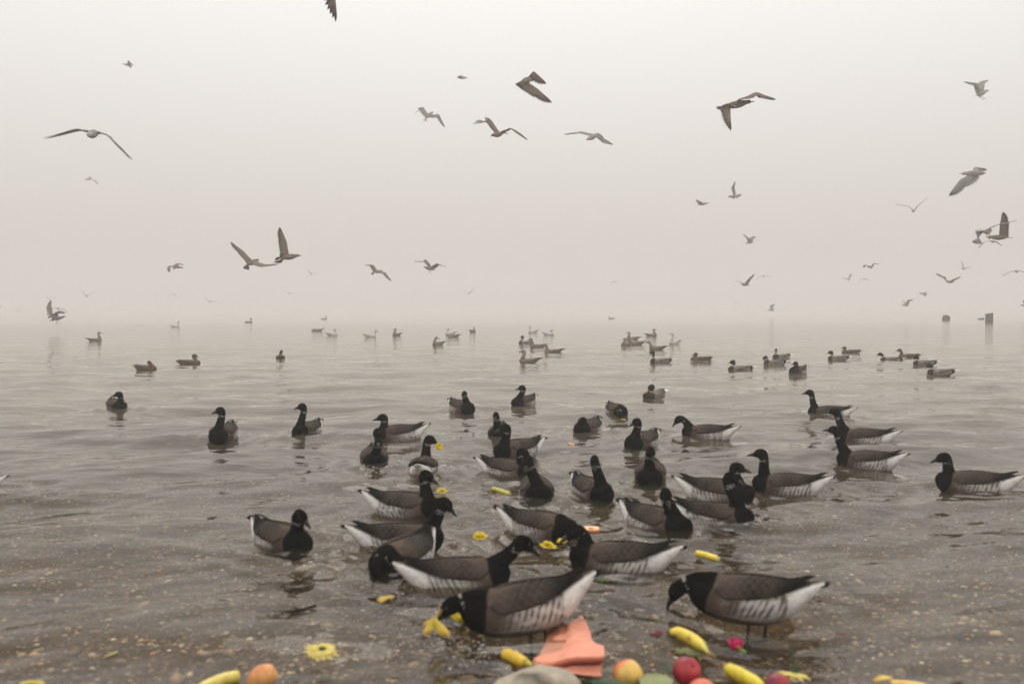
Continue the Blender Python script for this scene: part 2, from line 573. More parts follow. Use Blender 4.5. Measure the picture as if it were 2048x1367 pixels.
def folded_wing(sp, side, base, dark, seed, parent, fine, lift=0.0):
    ns, ntt = (72, 18) if fine else (16, 7)
    s = np.linspace(0, 1, ns)
    t = np.linspace(0, 1, ntt)
    x0, x1 = sp['wing']
    x = x0 + (x1 + 0.05 - x0) * s
    zc, ry, rz = wing_hull(sp, x, lift)
    a0 = np.radians(smooth_interp(s, [0, .08, .3, .65, 1], [52, 32, 14, 6, 3]))
    a1 = np.radians(smooth_interp(s, [0, .08, .3, .65, 1], sp.get('wa1', [58, 74, 80, 70, 38])))
    V, C = [], []
    for lay in (0, 1):
        for i in range(ns):
            a = a0[i] + (a1[i] - a0[i]) * t
            bulge = np.sin(np.pi * np.clip(t * 0.9 + 0.1, 0, 1)) ** 0.6
            off = (0.0035 + 0.008 * bulge * np.sin(np.pi * min(1, s[i] * 0.9 + 0.1)) ** 0.5) if lay == 0 else -0.006
            V.append(np.stack([np.full(ntt, x[i]), side * (ry[i] + off) * np.sin(a), zc[i] + (rz[i] + off) * np.cos(a)], 1))
    V = np.vstack(V)
    n = ns * ntt
    f = grid_faces(ns, ntt)
    f2 = [tuple(np.array(q[::-1]) + n) for q in f]
    rim = [i * ntt for i in range(ns)] + [(ns - 1) * ntt + j for j in range(1, ntt)] + [i * ntt + ntt - 1 for i in range(ns - 2, -1, -1)] + [j for j in range(ntt - 2, 0, -1)]
    fr = [(rim[k], rim[(k + 1) % len(rim)], rim[(k + 1) % len(rim)] + n, rim[k] + n) for k in range(len(rim))]
    if side < 0:
        fall = f + f2 + fr
    else:
        fall = [q[::-1] for q in f + f2 + fr]
    ss = np.tile(np.repeat(s, ntt), 2)
    tt = np.tile(np.tile(t, ns), 2)
    n1 = vnoise(V, 60, seed)
    scal = np.sin(2 * np.pi * (ss * 9.5 - 0.9 * np.abs((tt * 4.5) % 1 - 0.5) + 0.5 * np.floor(tt * 4.5) + 0.06 * vnoise(V, 120, seed + 4))) * 0.5 + 0.5
    c = np.tile(base, (len(V), 1)) * (0.74 + 0.80 * sstep(scal, 0.72, 1.0) + 0.22 * n1 + 0.12 * vnoise(V, 200, seed + 9))[:, None]
    c = mixc(c, base * 1.9, sstep(ss, 0.45, 0.1) * 0.55)
    c = mixc(c, dark, sstep(ss + 0.05 * n1, 0.60, 0.86))
    wing = mesh_obj('wing', V, fall, M_WING, parent, c)
    # primaries and tertials as separate blades lying over one another
    mb = MB()
    nb = 6 if fine else 3
    for i in range(nb):
        q = i / max(1, nb - 1)
        xa = -0.03 - 0.035 * q
        xb = x1 + 0.055 * (1 - q)
        u = np.linspace(0, 1, 7)
        xx = xa + (xb - xa) * u
        zz, yy, hh = wing_hull(sp, xx, lift)
        ang = np.radians((62 - 30 * q) * (1 - u) + (38 - 20 * q) * u)
        off = 0.004 + 0.003 * (1 - abs(2 * u - 0.7)) + 0.0012 * (nb - i)
        cen = np.stack([xx, side * (yy + off) * np.sin(ang), zz + (hh + off) * np.cos(ang)], 1)
        nrm = np.stack([0 * u, side * np.sin(ang), np.cos(ang)], 1)
        T = np.gradient(cen, axis=0); T /= np.linalg.norm(T, axis=1)[:, None]
        sd = np.cross(nrm, T)
        wd = 0.014 * np.sqrt(np.clip(1 - np.clip((u - 0.55) / 0.45, 0, 1) ** 2, 0.01, 1))
        W = np.stack([cen - sd * wd[:, None] - nrm * 0.0015, cen + nrm * 0.001, cen + sd * wd[:, None] - nrm * 0.0015], 1).reshape(-1, 3)
        cc = mixc(np.tile(base * 0.9, (len(W), 1)), dark, np.repeat(sstep(u, 0.15, 0.6), 3))
        mb.add(W, grid_faces(7, 3), cc)
    mb.build('flight_feathers', M_WING, wing)
    return wing


def make_tail(sp, col, parent, fine, raise_=0.25):
    mb = MB()
    x, z, ln = sp['tail']
    nb = 9 if fine else 5
    for i in range(nb):
        q = (i / (nb - 1) - 0.5) * 2
        d = np.array([-math.cos(q * 0.42), math.sin(q * 0.42), raise_])
        V, f, u = blade((x, q * 0.014, z - 0.004 * abs(q)), d, (0, 0.25 * q, 1), ln * (1 - 0.12 * abs(q)), 0.30 * ln, 5, 0.6)
        mb.add(V, f, col)
    return mb.build('tail', M_WING, parent)


def make_bill(kind, info, col, parent):
    sp = SPEC[kind][0]
    L, bw, bh = sp['bill']
    hd, up, side = info['hd'], info['up'], info['side']
    a, b, c = sp['head']
    p = info['head'] + hd * a * 1.02 - up * c * 0.20
    u = np.linspace(-0.25, 1, 9)
    if kind in ('drake', 'hen'):
        wd = np.interp(u, [-0.25, 0.1, 0.5, 0.85, 1.0], [bw, bw * 0.85, bw * 0.85, bw * 0.95, bw * 0.3])
        ht = np.interp(u, [-0.25, 0.1, 0.5, 0.85, 1.0], [bh * 1.3, bh * 1.1, bh * 0.6, bh * 0.35, bh * 0.15])
        drop = -0.010 * u ** 1.0
    elif kind == 'brant':
        wd = np.interp(u, [-0.25, 0.2, 0.7, 1.0], [bw * 1.15, bw, bw * 0.6, bw * 0.2])
        ht = np.interp(u, [-0.25, 0.2, 0.7, 1.0], [bh * 1.2, bh * 0.9, bh * 0.5, bh * 0.16])
        drop = -0.008 * np.clip(u, 0, 1) ** 1.3
    else:
        wd = np.interp(u, [-0.25, 0.2, 0.8, 1.0], [bw, bw * 0.8, bw * 0.5, bw * 0.15])
        ht = np.interp(u, [-0.25, 0.2, 0.7, 0.85, 1.0], [bh, bh * 0.85, bh * 0.85, bh * 0.7, bh * 0.2])
        drop = -0.007 * np.clip(u, 0, 1) ** 3
    P = p[None, :] + hd[None, :] * (u * L)[:, None] + up[None, :] * drop[:, None]
    n = len(u)
    V, f = tube_rings(P, wd, ht, np.tile(side, (n, 1)), np.tile(up, (n, 1)), 10)
    c_ = np.tile(col, (len(V), 1))
    if kind == 'adult':
        c_ = mixc(c_, np.array([0.05, 0.04, 0.035]), sstep(np.repeat(u, 10), 0.6, 0.75))
    mesh_obj('bill', V, f, M_BILL, parent, c_)


def make_eyes(sp, info, parent):
    a, b, c = sp['head']
    for s in (-1, 1):
        p = info['head'] + info['hd'] * a * 0.36 + info['up'] * c * 0.26 + info['side'] * s * b * 0.86
        V, f = ellipsoid(p, info['hd'] * .0046, info['side'] * .0036, info['up'] * .0046, 6, 8)
        mesh_obj('eye', V, f, M_EYE, parent, (0.012, 0.008, 0.006))


def make_legs(parent, depth, splay=0.03, back=-0.01, col=(0.014, 0.012, 0.011)):
    for s in (-1, 1):
        x = back + s * splay
        P = [(x + 0.02, s * 0.045, -0.02), (x + 0.005, s * 0.047, -0.055), (x - 0.012, s * 0.046, depth * 0.55 - 0.03), (x + 0.004, s * 0.045, -depth + 0.006)]
        V, f = tube(P, [0.014, 0.0085, 0.006, 0.006], 8)
        leg = mesh_obj('leg', V, f, M_BILL, parent, col)
        z = -depth + 0.005
        W = [(x - 0.008, s * 0.045, z + 0.004), (x + 0.062, s * 0.045 - 0.030, z), (x + 0.070, s * 0.045, z + 0.002), (x + 0.062, s * 0.045 + 0.030, z),
             (x - 0.008, s * 0.045, z - 0.004), (x + 0.062, s * 0.045 - 0.030, z - 0.005), (x + 0.070, s * 0.045, z - 0.005), (x + 0.062, s * 0.045 + 0.030, z - 0.005)]
        fc = [(0, 1, 2), (0, 2, 3), (4, 6, 5), (4, 7, 6), (0, 4, 5, 1), (1, 5, 6, 2), (2, 6, 7, 3), (3, 7, 4, 0)]
        mesh_obj('foot', W, fc, M_BILL, leg, col, smooth=False)


PENDING = []
SWIMMERS = []          # (x, y, strength) for the ripples in the water mesh


def water_bird(kind, name, label, cat, group, px, py, yaw, hx, hy, hyaw=None, hpitch=-6, lift=0.0, tilt=0.0, scale=1.0, x0=None, legs=None, wlift=0.0, traise=0.3, ring=1.0):
    sp = SPEC[kind][0]
    if hyaw is None:
        hyaw = yaw
    g = ground(px, py)
    vd = Vector((g.x, g.y, 0)).normalized()
    turn = math.degrees(math.atan2(g.y, g.x)) - 90.0      # headings are listed as seen from the camera
    yaw, hyaw = yaw + turn, hyaw + turn
    Fw = Vector((math.cos(R(yaw)), math.sin(R(yaw)), 0))
    Lw = Vector((-Fw.y, Fw.x, 0))
    near = abs(Fw.dot(vd)) * 0.17 + abs(Lw.dot(vd)) * 0.075
    base = g + vd * near * scale
    base.z = lift
    # head position: on the photo's line of sight, as near the bird's own mid-plane as it will go
    D = (base - CAM).dot(FWD)
    right = Vector((vd.y, -vd.x, 0))
    a, b = Fw.dot(right), Lw.dot(right)
    hz_guess = at(hx, hy, D).z
    if x0 is None:
        x0 = float(np.interp(hz_guess - lift, [0.0, 0.10, 0.17, 0.24], [0.30, 0.27, 0.21, 0.175]))
    tgt = at(hx, hy, D)
    dxm = (tgt - base).dot(right)
    sx2, sy2 = 0.05 ** 2, 0.025 ** 2
    lam = (dxm - a * x0) / (sx2 * a * a + sy2 * b * b)
    xh = min(0.38, max(0.10, x0 + lam * sx2 * a))
    yh = max(-0.09, min(0.09, lam * sy2 * b))
    hw = base + Fw * xh + Lw * yh
    D2 = (hw - CAM).dot(FWD)
    zz = at(hx, hy, D2).z
    hw.z = zz
    M = Matrix.Translation(base) @ Matrix.Rotation(R(yaw), 4, 'Z') @ Matrix.Rotation(R(tilt), 4, 'Y') @ Matrix.Scale(scale, 4)
    hl = np.array(M.inverted() @ hw)
    hl[2] = max(hl[2], -0.03 - lift)
    dirw = Vector((math.cos(R(hyaw)) * math.cos(R(hpitch)), math.sin(R(hyaw)) * math.cos(R(hpitch)), math.sin(R(hpitch))))
    hd = np.array(M.to_3x3().inverted() @ dirw)
    voxel = float(np.clip(D * 0.0009, 0.0050, 0.0068))
    o, info = bird_source(sp, hl, hd, voxel)
    root = thing(name, label, cat, (0, 0, 0), group)
    root.matrix_world = M
    PENDING.append((o, info, kind, root, D, legs, wlift, traise))
    SWIMMERS.append((base.x, base.y, ring, Fw.x, Fw.y))
    return root


def finish_birds():
    bpy.context.view_layer.update()
    dg = bpy.context.evaluated_depsgraph_get()
    for k, (o, info, kind, root, D, legs, wlift, traise) in enumerate(PENDING):
        sp, colf, billc, wbase, wdark, tailc = SPEC[kind]
        me = bpy.data.meshes.new_from_object(o.evaluated_get(dg))
        me.name = 'body'
        n = len(me.vertices)
        V = np.empty(n * 3)
        me.vertices.foreach_get('co', V)
        V = V.reshape(-1, 3)
        set_col(me, colf(V, info, k * 7 + 3))
        me.polygons.foreach_set('use_smooth', [True] * len(me.polygons))
        me.materials.clear()
        me.materials.append(M_PLUME)
        b = bpy.data.objects.new('body', me)
        COL.objects.link(b)
        b.parent = root
        fine = D < 14
        for s in (-1, 1):
            folded_wing(sp, s, wbase, wdark, k * 5 + s + 2, root, fine, wlift)
        make_tail(sp, tailc, root, fine, traise)
        make_bill(kind, info, billc, root)
        if D < 22:
            make_eyes(sp, info, root)
        if legs is not None:
            make_legs(root, legs)
    for o, *_ in PENDING:
        me = o.data
        bpy.data.objects.remove(o, do_unlink=True)
        bpy.data.meshes.remove(me)


# ------------------------------------------------------------------ flying gulls
def flyer(label, head, tail, lw, rw, hs=1, ls=0, rs=0, col='juv', D=None, feet=False, span=0.66, length=0.50, fan=0.5, name='flying_gull', trail=None):
    """head, tail and the joints (root, wrist, tip) of both wings in photo pixels; real lengths give the depths.
    hs/ls/rs: +1 the far end lies farther from the camera, -1 nearer, 0 across the line of sight."""
    head = np.array(head, float); tail = np.array(tail, float)
    pl = np.linalg.norm(head - tail)
    W = []
    for wj in (lw, rw):
        if wj is None:
            W.append(None)
            continue
        q = np.array(wj, float)
        W.append((q, np.linalg.norm(np.diff(q, axis=0), axis=1).sum()))
    if D is None:
        D = F_PX * length / max(pl, 1e-3)
        for it in W:
            if it:
                D = min(D, F_PX * span / it[1])
    m = D / F_PX
    mid = head * 0.5 + tail * 0.5
    dz = math.sqrt(max(0.0, length ** 2 - (pl * m) ** 2)) * hs
    C = at(mid[0], mid[1], D)
    H = np.array(at(head[0], head[1], D + dz / 2)) - np.array(C)
    T = np.array(at(tail[0], tail[1], D - dz / 2)) - np.array(C)
    Fd = H - T
    Fd /= np.linalg.norm(Fd)
    wings = []
    for it, sg in ((W[0], ls), (W[1], rs)):
        if it is None:
            wings.append(None)
            continue
        q, ptot = it
        dzw = math.sqrt(max(0.0, span ** 2 - (ptot * m) ** 2)) * sg
        # the root sits on the body's shoulder, at the depth of the axis there
        r0 = np.array(at(q[0][0], q[0][1], D)) - np.array(C)
        k = np.clip(r0.dot(Fd), -0.02, 0.14)
        base_d = D + (Fd * k).dot(np.array(FWD)) if True else D
        cum = np.concatenate([[0], np.cumsum(np.linalg.norm(np.diff(q, axis=0), axis=1))]) / max(ptot, 1e-6)
        wings.append(np.array([np.array(at(q[i][0], q[i][1], base_d + dzw * cum[i])) - np.array(C) for i in range(3)]))
    # up: away from the wing plane's underside, as near world up as possible
    up = np.array([0, 0, 1.0]) - Fd * Fd[2]
    if np.linalg.norm(up) < 0.2:
        up = np.array([0, -1.0, 0.3])
        up -= Fd * up.dot(Fd)
    ww = [x for x in wings if x is not None]
    if len(ww) == 2:
        sp_ = ww[1][1] - ww[0][1]
        nn = np.cross(sp_, Fd)
        if np.linalg.norm(nn) > 0.1:
            nn /= np.linalg.norm(nn)
            if nn[2] < 0:
                nn = -nn
            up = up / np.linalg.norm(up) * 0.4 + nn * 0.6
            up -= Fd * up.dot(Fd)
    up /= np.linalg.norm(up)
    side = np.cross(up, Fd)
    root = thing(name, label, 'gull', C, 'gulls flying in the fog')
    fine = D < 30
    if col == 'juv':
        cb, cbelly, ctip, cin, chead, cbill, ctail = (np.array(v) for v in ((0.20, 0.155, 0.12), (0.225, 0.178, 0.14), (0.055, 0.043, 0.036), (0.235, 0.185, 0.145), (0.22, 0.175, 0.14), (0.03, 0.025, 0.022), (0.075, 0.057, 0.046)))
    else:
        cb, cbelly, ctip, cin, chead, cbill, ctail = (np.array(v) for v in ((0.27, 0.255, 0.24), (0.42, 0.395, 0.365), (0.04, 0.036, 0.033), (0.24, 0.228, 0.212), (0.40, 0.375, 0.345), (0.36, 0.25, 0.09), (0.76, 0.73, 0.69)))  # adult body and wing colours darkened: backlit shade put into the plumage
    # body: one spindle with neck and head
    us = np.array([-0.24, -0.20, -0.14, -0.07, 0.0, 0.07, 0.12, 0.165, 0.20, 0.23, 0.25, 0.262])
    rs_ = np.array([0.010, 0.024, 0.043, 0.060, 0.067, 0.064, 0.053, 0.040, 0.036, 0.034, 0.024, 0.008])
    dr = np.array([0.012, 0.008, 0.003, 0, -0.003, -0.002, 0.0, 0.004, 0.006, 0.005, 0.001, -0.003])
    n = len(us)
    P = Fd[None] * us[:, None] + up[None] * dr[:, None]
    seg = 16 if fine else 10
    V, f = tube_rings(P, rs_, rs_ * 0.95, np.tile(side, (n, 1)), np.tile(up, (n, 1)), seg)
    h = V @ up
    c = mixc(np.tile(cbelly, (len(V), 1)), cb, sstep(h, -0.015, 0.02))
    un = np.repeat(us, seg)
    c = mixc(c, chead, sstep(un, 0.13, 0.17))
    if col == 'juv':
        c = c * (1 + 0.28 * vnoise(V, 130, int(D * 10))[:, None])
        c = mixc(c, np.array([0.09, 0.07, 0.056]), (np.abs(un - 0.232) < 0.012) * sstep(h, -0.004, 0.01) * 0.7)
    mesh_obj('body', V, f, M_PLUME, root, c)
    bu = np.linspace(-0.012, 0.062, 7)
    bp = P[-1][None] + Fd[None] * bu[:, None] + up[None] * (-0.10 * np.clip(bu, 0, 1) - 6.0 * np.clip(bu - 0.04, 0, 1) ** 2)[:, None]
    V, f = tube_rings(bp, np.array([.011, .010, .008, .0065, .006, .0045, .0015]), np.array([.012, .011, .009, .008, .0085, .006, .002]), np.tile(side, (7, 1)), np.tile(up, (7, 1)), 8)
    mesh_obj('bill', V, f, M_BILL, root, cbill)
    # tail fan
    mb = MB()
    nb = 11 if fine else 5
    for i in range(nb):
        q = (i / (nb - 1) - 0.5) * 2
        d = -Fd * math.cos(q * fan) + side * math.sin(q * fan) - up * (0.05 + (1.1 if fan > 0.65 else 0.0))
        V, f, u = blade(-Fd * 0.20 + side * q * 0.016 + up * (0.008 - 0.003 * abs(q)), d, up, 0.145, 0.036, 5, 0.72)
        mb.add(V, f, mixc(np.tile(cin if col == 'juv' else ctail, (len(V), 1)), ctail, sstep(u, 0.15, 0.45)))
    mb.build('tail', M_FLIGHT, root)
    if feet:
        for s in (-1, 1):
            P2 = [-Fd * 0.06 + side * s * 0.03 - up * 0.05, -Fd * 0.10 + side * s * 0.032 - up * 0.11, -Fd * 0.085 + side * s * 0.034 - up * 0.165]
            V, f = tube(P2, [0.012, 0.007, 0.006], 6, up=side)
            leg = mesh_obj('leg', V, f, M_BILL, root, (0.30, 0.22, 0.19))
            e2 = P2[2]
            W2 = [e2 + Fd * -0.005, e2 + Fd * 0.05 + side * 0.025 - up * 0.022, e2 + Fd * 0.055 - up * 0.026, e2 + Fd * 0.05 - side * 0.025 - up * 0.022, e2 - up * 0.008]
            mesh_obj('foot', W2, [(0, 1, 2), (0, 2, 3), (4, 2, 1), (4, 3, 2), (0, 4, 1), (0, 3, 4)], M_BILL, leg, (0.30, 0.22, 0.19), smooth=False)
    # wings
    for wj in wings:
        if wj is None:
            continue
        r0, wr, tp = wj
        r0 = r0 * 1.0
        k = np.clip(r0.dot(Fd), 0.0, 0.12)
        r_in = Fd * k + (r0 - Fd * r0.dot(Fd)) * 0.35
        mcol = MB()
        la = np.linalg.norm(wr - r0) + 1e-6
        lh = np.linalg.norm(tp - wr) + 1e-6
        da, dh = (wr - r0) / la, (tp - wr) / lh

        def chord(d):
            b_ = -Fd
            if trail is not None:
                b_ = -Fd + np.array(Vector((1, 0, 0)) * trail[0] - UPV * trail[1] + FWD * (trail[2] if len(trail) > 2 else 0.0))
                b_ /= np.linalg.norm(b_)
            c_ = b_ - d * b_.dot(d) * 0.85
            nc = np.linalg.norm(c_)
            if nc < 0.25:
                c_ = c_ - up * 0.35
                nc = np.linalg.norm(c_)
            return c_ / nc
        # leading edge: shoulder, wrist, then towards the tip, rounded at the wrist
        u = np.linspace(0, 1, 15)
        ctl = np.array([r_in, r0, r0 + da * la * 0.5, wr, wr + dh * lh * 0.5, tp])
        tt = np.array([0, 0.10, 0.30, 0.52, 0.76, 1.0])
        LE = np.stack([smooth_interp(u, tt, ctl[:, j]) for j in range(3)], 1)
        Td = np.gradient(LE, axis=0)
        Td /= np.linalg.norm(Td, axis=1)[:, None] + 1e-9
        CH = np.array([chord(d) for d in Td])
        for _ in range(2):
            CH[1:-1] = (CH[:-2] + CH[1:-1] * 2 + CH[2:]) / 4
        CH /= np.linalg.norm(CH, axis=1)[:, None]
        NR = np.cross(Td, CH)
        NR /= np.linalg.norm(NR, axis=1)[:, None] + 1e-9
        sgn = np.where((NR @ up) < 0, -1.0, 1.0)[:, None]
        sgn[:] = 1.0 if (NR[:8] @ up).sum() >= 0 else -1.0
        NR = NR * sgn
        # covert panel: thin aerofoil from the leading edge to mid chord
        cw = np.interp(u, [0, 0.12, 0.5, 0.62, 0.85, 1.0], [0.135, 0.125, 0.105, 0.080, 0.030, 0.006])
        nv = 5
        v = np.linspace(0, 1, nv)
        th = 0.011 * np.interp(u, [0, 0.5, 0.7, 1], [1.2, 0.8, 0.4, 0.15])
        Vs = []
        for sgl in (1, -1):
            for i in range(15):
                prof = np.sqrt(np.clip(v, 0, 1)) * (1 - v) * 1.8
                cam_ = 0.10 * cw[i] * np.sin(np.pi * v)
                Vs.append(LE[i][None] + CH[i][None] * (cw[i] * v)[:, None] + NR[i][None] * (cam_ + sgl * (th[i] * prof + 0.0012))[:, None])
        Vs = np.vstack(Vs)
        n0 = 15 * nv
        f = grid_faces(15, nv)
        ft = f + [tuple(np.array(q[::-1]) + n0) for q in f]
        rim = [i * nv for i in range(15)]
        rim2 = [i * nv + nv - 1 for i in range(15)]
        for L_ in (rim, rim2):
            for a_, b_ in zip(L_[:-1], L_[1:]):
                ft.append((a_, b_, b_ + n0, a_ + n0))
        vv = np.tile(np.tile(v, 15), 2); uu = np.tile(np.repeat(u, nv), 2)
        cc = np.tile(cb, (len(Vs), 1)).astype(float)
        lower = np.arange(len(Vs)) >= n0
        if col == 'juv':
            cc *= (0.9 + 0.30 * vnoise(Vs, 150, int(D * 7)) * 1.0)[:, None]
            cc = mixc(cc, ctip, sstep(uu, 0.72, 0.95) * 0.7)
        else:
            cc[lower] = np.array([0.32, 0.30, 0.275])  # pale underwing darkened too, its backlit shade carried in the colour
            cc = mixc(cc, ctip, sstep(uu, 0.84, 0.92))
        wing = mesh_obj('wing', Vs, ft, M_WING, root, cc)
        # flight feathers fanned from the bones
        mb = MB()
        nsec, npri = (12, 10) if fine else (6, 6)
        for i in range(nsec):
            q = (i + 0.3) / nsec
            ui = 0.02 + 0.50 * q
            p = np.array([np.interp(ui, u, LE[:, j]) for j in range(3)])
            ch = np.array([np.interp(ui, u, CH[:, j]) for j in range(3)])
            td = np.array([np.interp(ui, u, Td[:, j]) for j in range(3)])
            nr = np.array([np.interp(ui, u, NR[:, j]) for j in range(3)])
            d = ch + td * (0.05 + 0.22 * q)
            ln = 0.225 - 0.020 * q
            V, f, ub = blade(p + ch * 0.02 - nr * 0.001, d, nr, ln, 0.64 / (nsec) * 0.95, 5, 0.75, curve=-nr * 0.012)
            cc = mixc(np.tile(cin, (len(V), 1)), ctip if col == 'juv' else cin * 1.25, sstep(ub, 0.55, 0.85) * (0.75 if col == 'juv' else 1))
            cc *= 1.12 - 0.28 * (i % 2)
            mb.add(V, f, cc)
        for i in range(npri):
            q = i / (npri - 1)
            ui = 0.52 + 0.20 * q
            p = np.array([np.interp(ui, u, LE[:, j]) for j in range(3)])
            ch = np.array([np.interp(0.55, u, CH[:, j]) for j in range(3)])
            nr = np.array([np.interp(ui, u, NR[:, j]) for j in range(3)])
            to_tip = tp - p
            lt = np.linalg.norm(to_tip)
            to_tip = to_tip / (lt + 1e-9)
            a_ = math.radians(76) * (1 - q) ** 1.0
            d = to_tip * math.cos(a_) + (ch - to_tip * ch.dot(to_tip)) * math.sin(a_)
            ln = 0.205 * (1 - q) ** 1.2 + lt * 1.03 * q ** 1.25
            V, f, ub = blade(p + ch * 0.008 * (1 - q) - nr * 0.001 * i, d, nr, ln, 0.045 if fine else 0.06, 6, 0.55, curve=-nr * 0.010)
            dark = sstep(ub, 0.35, 0.75) if col == 'juv' else sstep(ub, 0.62, 0.78) * (0.3 + 0.7 * q)
            cc = mixc(np.tile(cin, (len(V), 1)), ctip, dark)
            if col == 'juv':
                cc *= (1.25 - 0.45 * (i % 2))
            else:
                cc = mixc(cc, WHITE, sstep(ub, 0.93, 0.97) * 0.8)
            mb.add(V, f, cc)
        mb.build('flight_feathers', M_FLIGHT, wing)
    return root


# ------------------------------------------------------------------ who is where (photo pixels; yaw 0 = right, 90 = away, 180 = left, 270 = towards the camera)
# px, py (waterline), yaw, head x, head y, head yaw, head pitch, extras, label
GEESE = [
 (232, 822, 282, 237, 788, 200, -5, {'ring': 1.7}, 'smallest black-necked goose in front, swimming alone at the far left, head turned left'),
 (449, 880, 252, 440, 820, 215, -5, {}, 'upright black-necked goose facing the camera, left of the similar one with a stray tail feather'),
 (617, 872, 242, 604, 812, 205, -5, {'traise': 0.5}, 'upright goose at left centre with a stray dark feather raised over its tail'),
 (802, 879, 197, 765, 834, 182, -8, {'traise': 0.55}, 'goose in left profile with raised white tail, behind the goose splashing at its breast'),
 (748, 934, 271, 757, 881, 268, -12, {'ring': 1.6}, 'goose swimming straight at the camera with water splashing at its breast'),
 (845, 956, 82, 861, 878, 0, -20, {}, 'goose seen from behind holding a yellow flower in its bill'),
 (921, 825, 298, 929, 787, 280, -15, {'traise': 0.5}, 'goose at upper centre swimming toward the camera with its tail to the left'),
 (1050, 813, 238, 1044, 775, 200, -5, {}, 'upright goose farthest back in the centre of the flock, looking left'),
 (1000, 880, 264, 992, 830, 262, -18, {}, 'goose facing the camera partly hidden behind a dark goose neck at centre'),
 (1040, 915, 222, 1010, 855, 195, -15, {}, 'centre goose facing left whose neck rises between two other geese'),
 (1010, 957, 326, 1046, 904, 345, -20, {}, 'goose with barred flank swimming right, its head behind another goose head at centre'),
 (1072, 1003, 276, 1056, 922, 255, -30, {}, 'goose facing the camera with white collar, behind the goose dipping its head'),
 (1178, 869, 248, 1163, 842, 215, -46, {'traise': 0.5, 'x0': 0.20}, 'hunched goose with lowered neck facing left near the floating apricot half'),
 (1231, 831, 290, 1239, 829, 285, -60, {}, 'goose farthest back with its head dipped to a small yellow petal'),
 (1287, 898, 242, 1273, 843, 222, -12, {'traise': 0.5}, 'upright goose facing the camera, left of the goose stretching its neck forward'),
 (1420, 877, 182, 1357, 838, 186, -40, {}, 'goose in left profile stretching its neck forward with bill pointing down'),
 (1663, 834, 181, 1619, 784, 180, -4, {}, 'rearmost goose of the row facing left at the right side'),
 (1735, 887, 181, 1669, 822, 180, 0, {}, 'goose facing left with its breast hidden behind the neck of the next goose'),
 (1742, 935, 182, 1668, 859, 184, 5, {}, 'goose in left profile with white collar mark, bill tilted slightly upward'),
 (1583, 987, 182, 1521, 906, 180, -2, {}, 'goose in left profile with black tipped tail, swimming right of two geese facing right'),
 (1957, 984, 182, 1886, 914, 182, -16, {}, 'goose in left profile nearest the right edge of the photo'),
 (1180, 1002, 297, 1189, 920, 272, -35, {'traise': 0.5}, 'upright goose at centre facing the camera with its white tail raised at left'),
 (1301, 967, 268, 1302, 903, 288, -35, {}, 'goose facing straight at the camera with white flanks showing on both sides'),
 (1428, 1003, 342, 1474, 934, 350, -8, {'traise': 0.5}, 'goose facing right, its breast hidden by a larger goose facing right'),
 (1420, 1053, 346, 1462, 954, 345, -18, {}, 'large goose in right profile with a barred white flank overlapping a goose behind it'),
 (1307, 1073, 314, 1332, 988, 285, -35, {'traise': 0.6}, 'goose turned toward the camera and right with raised white tail, above the goose preening low'),
 (803, 1034, 335, 853, 950, 332, -22, {'traise': 0.5}, 'goose facing right with lifted white tail, behind the goose bending its bill down right'),
 (790, 1102, 352, 890, 1006, 350, -38, {}, 'goose facing right with big bent head and bill pointing down to the right'),
 (812, 1150, 240, 757, 1136, 236, -58, {'x0': 0.34}, 'goose bowing its head to the water at front left of the flock'),
 (558, 1109, 302, 600, 1031, 312, -28, {'traise': 0.5}, 'lone goose at left front with its tail lifted and head turned right'),
 (905, 1182, 4, 1050, 1084, 0, -32, {'legs': 0.0}, 'large front goose facing right, white rear at left, bill near a yellow flower'),
 (1062, 1272, 187, 905, 1210, 186, -34, {'lift': 0.048, 'tilt': 9, 'legs': 0.16}, 'nearest goose wading beside the salmon pink cloth, a yellow peel in its bill'),
 (1072, 1077, 329, 1128, 1066, 320, -52, {'traise': 0.6}, 'goose with barred flank dipping its head behind another black goose head'),
 (1250, 1145, 179, 1148, 1062, 205, -24, {}, 'goose facing left with white collar, swimming left of the piece of banana'),
 (1508, 1242, 179, 1352, 1178, 181, -52, {'lift': 0.032, 'legs': 0.14}, 'goose wading alone at right front with its bill pointing straight down'),
 (-74, 994, 180, -150, 905, 180, -8, {}, 'goose cut off by the left edge with only its white rear showing'),
 (1598, 747, 240, 1591, 726, 222, -5, {}, 'lone black-necked goose swimming among the mallards'),
]
